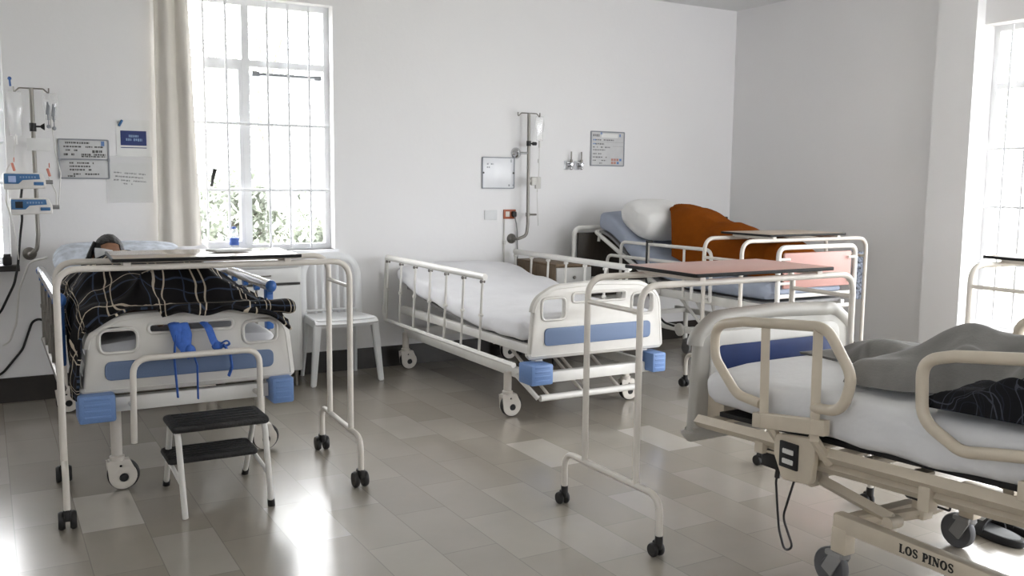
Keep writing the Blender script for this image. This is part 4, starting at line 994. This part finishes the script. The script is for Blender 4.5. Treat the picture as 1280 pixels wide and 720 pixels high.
# gas outlets
for k, x in enumerate((4.205, 4.305)):
    r = thing('gas_outlet', ('left' if k == 0 else 'right')+' one of two chrome gas outlets on the wall between the pole and the chart', 'outlet', (x, WY, 1.55), group=None)
    b = B(); bx(b, x-.042, x+.042, WY-.008, WY, 1.505, 1.575, .004); obj('back_plate', b, M['boardwhite'], r, W=True)
    b = B(); t = bmesh.new(); lathe(t, [(.024, 0), (.024, .02), (.016, .03), (.016, .05), (.01, .055)]); merge(b, t, T(x, WY-.006, 1.545) @ Matrix.Rotation(PI/2, 4, 'X')); cyl(b, (x-.036, WY-.035, 1.56), (x+.03, WY-.035, 1.55), .009, 10); obj('valve', b, M['chrome'], r, W=True)
    b = B(); cyl(b, (x+.012, WY-.03, 1.56), (x+.012, WY-.03, 1.65), .006, 8); cyl(b, (x+.012, WY-.03, 1.565), (x+.012, WY-.03, 1.585), .011, 8); obj('nozzle', b, M['steel'], r, W=True)
    b = B(); ball(b, (x, WY-.045, 1.515), .02, (1, 1, .8)); obj('knob', b, M['chrome'], r, W=True)
# blank board left of the pole
r = thing('wall_board', 'small blank white board on the wall left of the steel pole', 'board', (3.543, WY, 1.467))
b = B(); bx(b, 3.402, 3.686, WY-.010, WY, 1.347, 1.587, .004); obj('board', b, M['boardwhite'], r, W=True)
b = B(); plate(b, rrect(3.398, 3.690, 1.343, 1.591, .012), [rrect(3.406, 3.682, 1.351, 1.583, .006)], .014, .001, T(0, WY-.007, 0) @ XZ); obj('frame', b, M['boardframe'], r, W=True)
b = B(); dashes(b, 3.44, 3.50, 1.535, .012, WY-.0102, .5, .01, .03); dashes(b, 3.44, 3.51, 1.51, .012, WY-.0102, .5, .01, .03); dashes(b, 3.62, 3.68, 1.37, .014, WY-.0102, .7, .01, .03); bx(b, 3.655, 3.662, WY-.0108, WY-.0102, 1.55, 1.575); obj('marks', b, M['boardframe'], r, W=True)
for x, z in ((3.408, 1.467), (3.68, 1.467)): b = B(); cyl(b, (x, WY-.016, z), (x, WY-.01, z), .008, 10); obj('screw', b, M['gap'], r, W=True)
# patient chart right of the outlets
r = thing('wall_chart', 'framed patient chart with red and blue squares on the wall above the corner bed pillow', 'chart', (4.595, WY, 1.68))
b = B(); bx(b, 4.428, 4.764, WY-.008, WY, 1.542, 1.822, .003); obj('sheet', b, M['chartgrey'], r, W=True)
b = B(); plate(b, rrect(4.422, 4.770, 1.537, 1.828, .01), [rrect(4.432, 4.760, 1.547, 1.818, .005)], .012, .001, T(0, WY-.006, 0) @ XZ); obj('frame', b, M['boardframe'], r, W=True)
b = B(); yy = WY-.0082
for z, x1, hh in ((1.755, 4.66, .011), (1.722, 4.56, .011), (1.695, 4.62, .009), (1.672, 4.57, .008), (1.64, 4.56, .009), (1.612, 4.59, .009), (1.585, 4.58, .009), (1.562, 4.56, .008)): dashes(b, 4.445, x1, z, hh, yy, .8, .008, .025)
bx(b, 4.44, 4.755, yy-.0006, yy, 1.738, 1.7395); bx(b, 4.65, 4.755, yy-.0006, yy, 1.704, 1.7055); dashes(b, 4.445, 4.52, 1.792, .02, yy, .8, .01, .02)
obj('chart_text', b, M['ink'], r, W=True)
b = B(); bx(b, 4.53, 4.70, yy-.0008, yy, 1.775, 1.808); obj('name_strip', b, M['paper'], r, W=True)
for k, (x, z, m_) in enumerate(((4.645, 1.592, 'inkred'), (4.672, 1.592, 'inkred'), (4.700, 1.592, 'inkred'), (4.73, 1.592, 'inkblue'), (4.645, 1.566, 'inkred'), (4.672, 1.566, 'inkred'), (4.704, 1.566, 'inkblue'))):
    b = B(); bx(b, x-.011, x+.011, yy-.0008, yy, z-.010, z+.010); obj('color_square', b, M[m_], r, W=True)
b = B(); dashes(b, 4.445, 4.475, 1.755, .012, yy-.0006, 1, .01, .02); dashes(b, 4.445, 4.475, 1.722, .012, yy-.0006, 1, .01, .02); dashes(b, 4.52, 4.54, 1.808, .02, yy-.0006, 1, .01, .02); dashes(b, 4.715, 4.73, 1.795, .025, yy-.0006, 1, .01, .02); obj('blue_marks', b, M['inkblue'], r, W=True)
# orange socket with cord, blank plate, small black box
r = thing('wall_socket', 'orange wall socket with a plug in it, left of the steel pole', 'socket', (3.65, WY, 1.14))
b = B(); bx(b, 3.595, 3.708, WY-.010, WY, 1.103, 1.178, .003); obj('face_plate', b, M['orangeplate'], r, W=True)
b = B(); bx(b, 3.612, 3.648, WY-.014, WY-.008, 1.12, 1.162, .002); obj('outlet', b, M['cream'], r, W=True)
b = B(); bx(b, 3.664, 3.70, WY-.04, WY-.008, 1.118, 1.164, .008); obj('plug', b, M['black'], r, W=True)
b = B(); tube(b, [(3.682, WY-.035, 1.12), (3.70, WY-.03, 1.07), (3.715, WY-.02, 1.0), (3.72, WY-.02, .80), (3.72, WY-.02, .3)], .005, 8, fil=.06); solo('grey_cable', b, M['grey'], 'thin grey cord running down from the plug in the orange socket', 'cord', (3.70, WY-.02, .3))
b = B(); tube(b, [(3.603, WY-.008, 1.103), (3.60, WY-.012, .9), (3.60, WY-.012, .2)], .006, 8); cyl(b, (3.60, WY-.014, .90), (3.60, WY-.014, .93), .012, 8); solo('wire_conduit', b, M['mouldlight'], 'thin pale conduit running down the wall below the orange socket', 'conduit', (3.6, WY-.012, .2))
b = B(); bx(b, 3.425, 3.538, WY-.008, WY+.003, 1.098, 1.172, .004); solo('cover_plate', b, M['ceil'], 'blank white cover plate on the wall left of the orange socket', 'plate', (3.48, WY, 1.098))
b = B(); bx(b, 5.84, 5.94, WY-.05, WY, 1.035, 1.10, .008); bx(b, 5.86, 5.92, WY-.054, WY-.045, 1.05, 1.085, .003); solo('wall_box', b, M['black'], 'small black box on the wall just above the rust blanket', 'box', (5.89, WY, 1.035))
b = B(); bx(b, 3.885, 3.935, WY-.02, WY, 1.345, 1.44, .006); solo('light_switch', b, M['mouldlight'], 'white switch box on the wall right of the steel pole', 'switch', (3.91, WY, 1.345))

# left wall end: drip pole with pumps, bags and lines
LY = WY-.105
r, y = iv_pole('wall mounted steel drip pole with two infusion pumps left of the charts', .282, .235, .92, 1.925, .925, .095)
b = B(); cyl(b, (.282, y, 1.70), (.325, y, 1.70), .006, 8); cyl(b, (.325, y, 1.70), (.345, y, 1.70), .009, 12, .022); lathe(b, [(.019, -.03), (.019, .02)], (.282, y, 1.70)); obj('clamp_knob', b, M['black'], r, W=True)
b = B(); bx(b, .245, .37, y-.02, y-.012, 1.555, 1.63, .003); obj('paper_tag', b, M['paper'], r, W=True)
def pump(label, x0, z0, scr):
    r = thing('infusion_pump', label, 'pump', (x0+.11, LY-.09, z0), group='infusion pumps on the left drip pole')
    y0 = LY-.15; w = .222
    b = B(); out = [(p.x, p.y) for p in fillet([(0, 0, 0), (w, .008, 0), (w, .055, 0), (w-.02, .098, 0), (.0, .098, 0)], .012, 4, True)]
    plate(b, out, [], .12, .006, T(x0, y0+.06, z0) @ XZ); obj('case', b, M['pump'], r, W=True)
    b = B(); o2 = [(.004, .034), (.078, .034), (.10, .056), (w-.03, .062), (w-.034, .092), (.004, .092)]; plate(b, o2, [], .006, .001, T(x0, y0-.001, z0) @ XZ); fp = obj('front_panel', b, M['pumpblue'], r, W=True)
    b = B(); bx(b, x0+.025, x0+.065, y0-.007, y0-.002, z0+.042, z0+.080, .002); obj('screen', b, M[scr], fp, W=True)
    b = B()
    for k in range(6): bx(b, x0+.085+k*.015, x0+.094+k*.015, y0-.006, y0-.002, z0+.068, z0+.078, .001)
    obj('keypad', b, M['signtext'], fp, W=True)
    b = B(); bx(b, x0+w-.065, x0+w-.012, y0-.005, y0+.002, z0+.026, z0+.046, .002); obj('door_latch', b, M['pumpblue'], r, W=True)
    b = B(); box(b, (x0+.155, LY-.02, z0+.05), (.05, .05, .06), bev=.006); obj('pole_clamp', b, M['grey'], r, W=True)
    b = B(); cyl(b, (x0+w, y0+.06, z0+.045), (x0+w+.04, y0+.06, z0+.045), .013, 10); obj('side_knob', b, M['grey'], r, W=True)
pump('upper white and blue infusion pump with a pale screen on the left pole', .108, 1.322, 'screen')
pump('lower white and blue infusion pump with a dark screen on the left pole', .138, 1.172, 'darkscreen')
def dripbag(label, cx, zt, w, h, tz, path):
    r = thing('drip_bag', label, 'bag', (cx, LY, zt-h), group=None)
    b = B(); f = bag(cx, zt-h/2, w, h, .02, LY-.02); grid(b, f(1), 10, 14); grid(b, f(-1), 10, 14, flip=True); obj('pouch', b, M['clear'], r, W=True)
    b = B(); tube(b, [(cx, LY-.02, zt-h+.01)]+path, .004, 6, fil=.05); cyl(b, (cx, LY-.02, zt-h), (cx, LY-.02, zt-h-.05), .009, 8); obj('drip_line', b, M['tubing'], r, W=True); return r
left_bag = dripbag('clear drip bag at the left end of the left pole beside the window edge', .188, 1.90, .09, .26, 0, [(.17, LY-.03, 1.5), (.13, LY-.04, 1.44), (.12, LY-.05, 1.25), (.16, LY-.05, 1.05), (.17, LY-.03, .9)])
r = dripbag('crumpled clear drip bag on the right hook of the left pole', .382, 1.90, .085, .16, 0, [(.395, LY-.03, 1.55), (.42, LY-.03, 1.42), (.40, LY-.05, 1.22)])
b = B(); tube(b, [(.17, LY-.02, 1.97), (.172, LY-.02, 1.93)], .006, 8); ball(b, (.17, LY-.02, 1.975), .011); obj('blue_cap', b, M['deepblue'], left_bag, W=True)
for (lab, x, z, m_) in (('left of two small grey drip clamps under the crumpled bag', .365, 1.80, 'boardframe'), ('right of two small grey drip clamps under the crumpled bag', .395, 1.79, 'boardframe')):
    b = B(); cyl(b, (x, LY-.045, z+.045), (x, LY-.045, z-.06), .005, 8); box(b, (x, LY-.045, z), (.02, .012, .06), (0, .1, 0), .004); ball(b, (x, LY-.045, z-.10), .012); cyl(b, (x, LY-.045, z-.06), (x, LY-.045, z-.1), .003, 6); solo('drip_clamp', b, M[m_], lab, 'clamp', (x, LY-.045, z))
for (lab, x, z) in (('small red clip beside the left drip bag', .165, 1.455), ('small red clip hanging right of the upper pump', .352, 1.425)):
    b = B(); box(b, (x, LY-.06, z), (.015, .010, .05), (0, -.25, 0), .004); cyl(b, (x+.005, LY-.06, z+.03), (x+.006, LY-.045, z+.055), .003, 6); solo('clip', b, M['redsmall'], lab, 'clip', (x, LY-.06, z))
b = B(); tube(b, [(.35, LY-.06, 1.40), (.39, LY-.06, 1.30), (.385, LY-.07, 1.21), (.365, LY-.09, 1.215)], .004, 8, fil=.06); solo('drip_line', b, M['tubing'], 'thin clear line looping down the right side of both pumps', 'line', (.38, LY-.06, 1.2))
# cables below the pumps
b = B(); tube(b, [(.205, LY-.04, 1.325), (.195, LY-.03, 1.25), (.20, LY-.02, 1.15), (.185, WY-.04, 1.03), (.165, WY-.11, .86), (.14, WY-.11, .75), (.05, WY-.03, .55), (-.2, WY-.03, .46)], .0075, 8, fil=.12); solo('black_cable', b, M['cable'], 'black cord falling from the pumps past the dark window sill', 'cord', (.15, WY-.03, .46))
b = B(); tube(b, [(.36, WY-.05, .46), (.27, WY-.03, .52), (.23, WY-.009, .50), (.17, WY-.009, .33), (.04, WY-.009, .17), (-.3, WY-.009, .158)], .0075, 8, fil=.12); solo('black_cable', b, M['cable'], 'black cord curving along the wall behind the window bed to the left', 'cord', (.1, WY-.03, .12))
b = B(); tube(b, [(.31, 6.0, .93), (.22, 6.1, .90), (.16, 6.2, .72), (.14, 6.25, .52), (.10, 6.3, .40), (.06, 6.3, .38)], .006, 8, fil=.1); solo('oxygen_tube', b, M['tubing'], 'pale clear tube curving down from the head of the window bed', 'tube', (.16, 6.2, .38))
b = B(); bx(b, .085, .135, WY-.07, WY-.02, .862, .915, .008); bx(b, .09, .13, WY-.065, WY-.025, .912, .93, .004); solo('power_adapter', b, M['black'], 'small black adapter on the dark sill of the left window', 'adapter', (.11, WY-.045, .86))
# charts and notices
r = thing('wall_chart', 'two-part grey patient chart with dark handwriting beside the left drip pole', 'chart', (.565, WY, 1.51))
b = B(); bx(b, .425, .705, WY-.008, WY, 1.395, 1.505, .003); bx(b, .425, .705, WY-.008, WY, 1.512, 1.630, .003); obj('sheet', b, M['chartgrey'], r, W=True)
b = B(); plate(b, rrect(.418, .712, 1.388, 1.637, .012), [rrect(.428, .702, 1.396, 1.506, .004), rrect(.428, .702, 1.514, 1.628, .004)], .012, .001, T(0, WY-.007, 0) @ XZ); obj('frame', b, M['boardframe'], r, W=True)
b = B(); yy = WY-.0085
for z, a, c, f, hh in ((1.612, .46, .60, .9, .014), (1.588, .45, .68, .8, .012), (1.566, .45, .53, .6, .012), (1.56, .60, .69, .8, .02), (1.54, .45, .51, .9, .016), (1.54, .55, .69, .9, .014), (1.528, .55, .69, .9, .01), (1.487, .48, .62, .85, .013), (1.466, .48, .60, .85, .012), (1.445, .48, .62, .85, .013), (1.418, .50, .65, .8, .012), (1.405, .45, .53, .8, .01)): dashes(b, a, c, z, hh*.8, yy, f, .005, .02)
obj('handwriting', b, M['darkink'], r, W=True)
b = B(); bx(b, .665, .685, yy-.0008, yy, 1.595, 1.625); obj('blue_marks', b, M['inkblue'], r, W=True)
for x in (.423, .707): b = B(); bx(b, x-.008, x+.008, WY-.018, WY-.008, 1.498, 1.520, .003); obj('hinge_clip', b, M['boardframe'], r, W=True)
r = thing('blue_sign', 'white sheet with a printed dark blue sign, stuck to the wall left of the curtain', 'sign', (.86, WY, 1.6))
b = B(); bx(b, .757, .960, WY-.003, WY, 1.535, 1.768); obj('sheet', b, M['paper'], r, W=True)
b = B(); bx(b, .782, .938, WY-.0045, WY-.0028, 1.605, 1.698); pn = obj('blue_panel', b, M['signblue'], r, W=True)
b = B(); bx(b, .782, .938, WY-.0045, WY-.0028, 1.588, 1.593); obj('underline', b, M['signblue'], r, W=True)
b = B(); rr_ = random.Random(3); dashes(b, .832, .892, 1.665, .015, WY-.0046, 1, .006, .012, -.03, rr_); dashes(b, .815, .848, 1.642, .016, WY-.0046, 1, .006, .012, -.03, rr_); dashes(b, .860, .912, 1.642, .016, WY-.0046, 1, .006, .012, -.03, rr_); obj('sign_text', b, M['signtext'], pn, W=True)
b = B(); box(b, (.785, WY-.01, 1.745), (.016, .012, .045), (0, .5, 0), .004); solo('clip', b, M['pumpblue'], 'small blue clip at the top of the white sheet with the blue sign', 'clip', (.785, WY-.01, 1.745))
r = thing('notice', 'white printed notice in a clear sleeve stuck below the blue sign', 'notice', (.83, WY, 1.35))
b = B(); bx(b, .705, .955, WY-.005, WY-.0032, 1.26, 1.49); obj('sheet', b, M['paper'], r, W=True)
b = B(); rr_ = random.Random(5)
for z, a, c in ((1.432, .735, .925), (1.408, .742, .912), (1.385, .733, .928), (1.360, .79, .845)): dashes(b, a, c, z, .009, WY-.0052, .9, .006, .02, -.07, rr_)
obj('notice_text', b, M['ink'], r, W=True)
b = B(); bx(b, .688, .968, WY-.0075, WY-.0065, 1.238, 1.535); obj('sleeve', b, M['sleeve'], r, W=True)

# ------------------------------------------------------------------ garden outside
b = B(); bx(b, -30, 40, YB+.25, 60, -.6, -.5); bx(b, AX+.3, 60, -30, YB+.25, -.6, -.5); o = struct('garden_ground', b, M['ground'])
rg = random.Random(11)
def tree(label, x, y, h, rad, n, low=.3):
    r = thing('tree', label, 'tree', (x, y, -.5))
    b = B(); pts = [(x, y, -.5), (x+rg.uniform(-.1, .1), y, h*.3), (x+rg.uniform(-.2, .2), y+.1, h*.7), (x, y, h)]
    tube(b, pts, lambda u: .11*(1-u)+.02, 8, fil=.5)
    cl = []
    for k in range(16):
        a = rg.uniform(0, 2*PI); zz = rg.uniform(low, .95)*h; rr = rad*rg.uniform(.3, 1)*(1-.5*(zz/h-.5)**2)
        e = V((x+rr*math.cos(a), y+rr*math.sin(a), zz)); cl.append(e); tube(b, [(x, y, zz*.8), (x+(e.x-x)*.5, y+(e.y-y)*.5, zz*.95), e], lambda u: .035*(1-u)+.006, 6)
    obj('trunk', b, M['bark'], r, W=True)
    b = B()
    for k in range(n):
        c = rg.choice(cl); p = c+V((rg.gauss(0, 1), rg.gauss(0, 1), rg.gauss(0, .8)))*rad*.28
        m_ = Matrix.Rotation(rg.uniform(0, 6.3), 3, 'Z') @ Matrix.Rotation(rg.uniform(-1.2, 1.2), 3, 'X')
        s = rg.uniform(.035, .07)
        q = [b.verts.new(p+m_ @ V(w)*s) for w in ((-.5, 0, 0), (0, -1, .1), (.5, 0, 0), (0, 1, .1))]; b.faces.new(q)
    o = obj('foliage', b, M['leaf'], r, W=True, smooth=False)
for (lab, *a) in (('leafy bush right outside the left panes of the middle window', 1.5, 9.2, 1.5, .52, 4200, .05), ('round bush outside behind the middle bars of the middle window', 2.4, 10.1, 1.45, .55, 4200, .05), ('leafy tree outside the middle window, seen through its right panes', 3.4, 12.6, 3.6, 1.2, 3400, .1),
                  ('low bush outside under the right panes of the middle window', 3.25, 9.1, 1.45, .52, 4200, .05),
                  ('leafy tree outside the right window, nearest its far edge', 12.4, 8.2, 3.6, 1.3, 3600, .05), ('leafy tree outside the right window, nearer its middle', 11.4, 4.6, 3.3, 1.2, 3200, .05),
                  ('tree outside the left window at the edge of the photo', .0, 12.0, 2.4, 1.0, 1600, .1)):
    tree(lab, *a)

# ------------------------------------------------------------------ light: an overcast sky through the windows
w = bpy.data.worlds.new('overcast'); SC.world = w; w.use_nodes = True
t = w.node_tree; bg = t.nodes['Background']
tc = t.nodes.new('ShaderNodeTexCoord'); sp = t.nodes.new('ShaderNodeSeparateXYZ'); t.links.new(tc.outputs['Generated'], sp.inputs[0])
rp = t.nodes.new('ShaderNodeValToRGB'); rp.color_ramp.elements[0].position = 0; rp.color_ramp.elements[0].color = (.80, .83, .88, 1); rp.color_ramp.elements[1].position = .6; rp.color_ramp.elements[1].color = (1, 1, 1, 1)
t.links.new(sp.outputs['Z'], rp.inputs[0]); t.links.new(rp.outputs[0], bg.inputs['Color']); bg.inputs['Strength'].default_value = 9.0
def portal(name, c, rot, sx, sy):
    l = bpy.data.lights.new(name, 'AREA'); l.shape = 'RECTANGLE'; l.size = sx; l.size_y = sy; l.cycles.is_portal = True
    o = bpy.data.objects.new(name, l); COL.objects.link(o); o.location = c; o.rotation_euler = rot
cz = lambda W_: (W_[2]+W_[3])/2
for i, W_ in enumerate((W1, W2)): portal('window_daylight', ((W_[0]+W_[1])/2, YB+WT+.02, cz(W_)), (-PI/2, 0, 0), W_[1]-W_[0], W_[3]-W_[2])
for W_ in (W3, W4): portal('window_daylight', (XR+WT+.06, (W_[0]+W_[1])/2, cz(W_)), (PI/2, 0, PI/2), W_[1]-W_[0], W_[3]-W_[2])
portal('window_daylight', ((W6[0]+W6[1])/2, YF-WT-.02, cz(W6)), (PI/2, 0, 0), W6[1]-W6[0], W6[3]-W6[2])
portal('window_daylight', (XL-WT-.02, (W7[0]+W7[1])/2, cz(W7)), (PI/2, 0, -PI/2), W7[1]-W7[0], W7[3]-W7[2])
vs = SC.view_settings; vs.view_transform = 'Standard'; vs.look = 'None'; vs.gamma = 1; vs.exposure = .9; vs.use_curve_mapping = False
SC.cycles.use_denoising = True
SC.cycles.max_bounces = 12; SC.cycles.diffuse_bounces = 8; SC.cycles.transparent_max_bounces = 16; SC.cycles.sample_clamp_indirect = 10
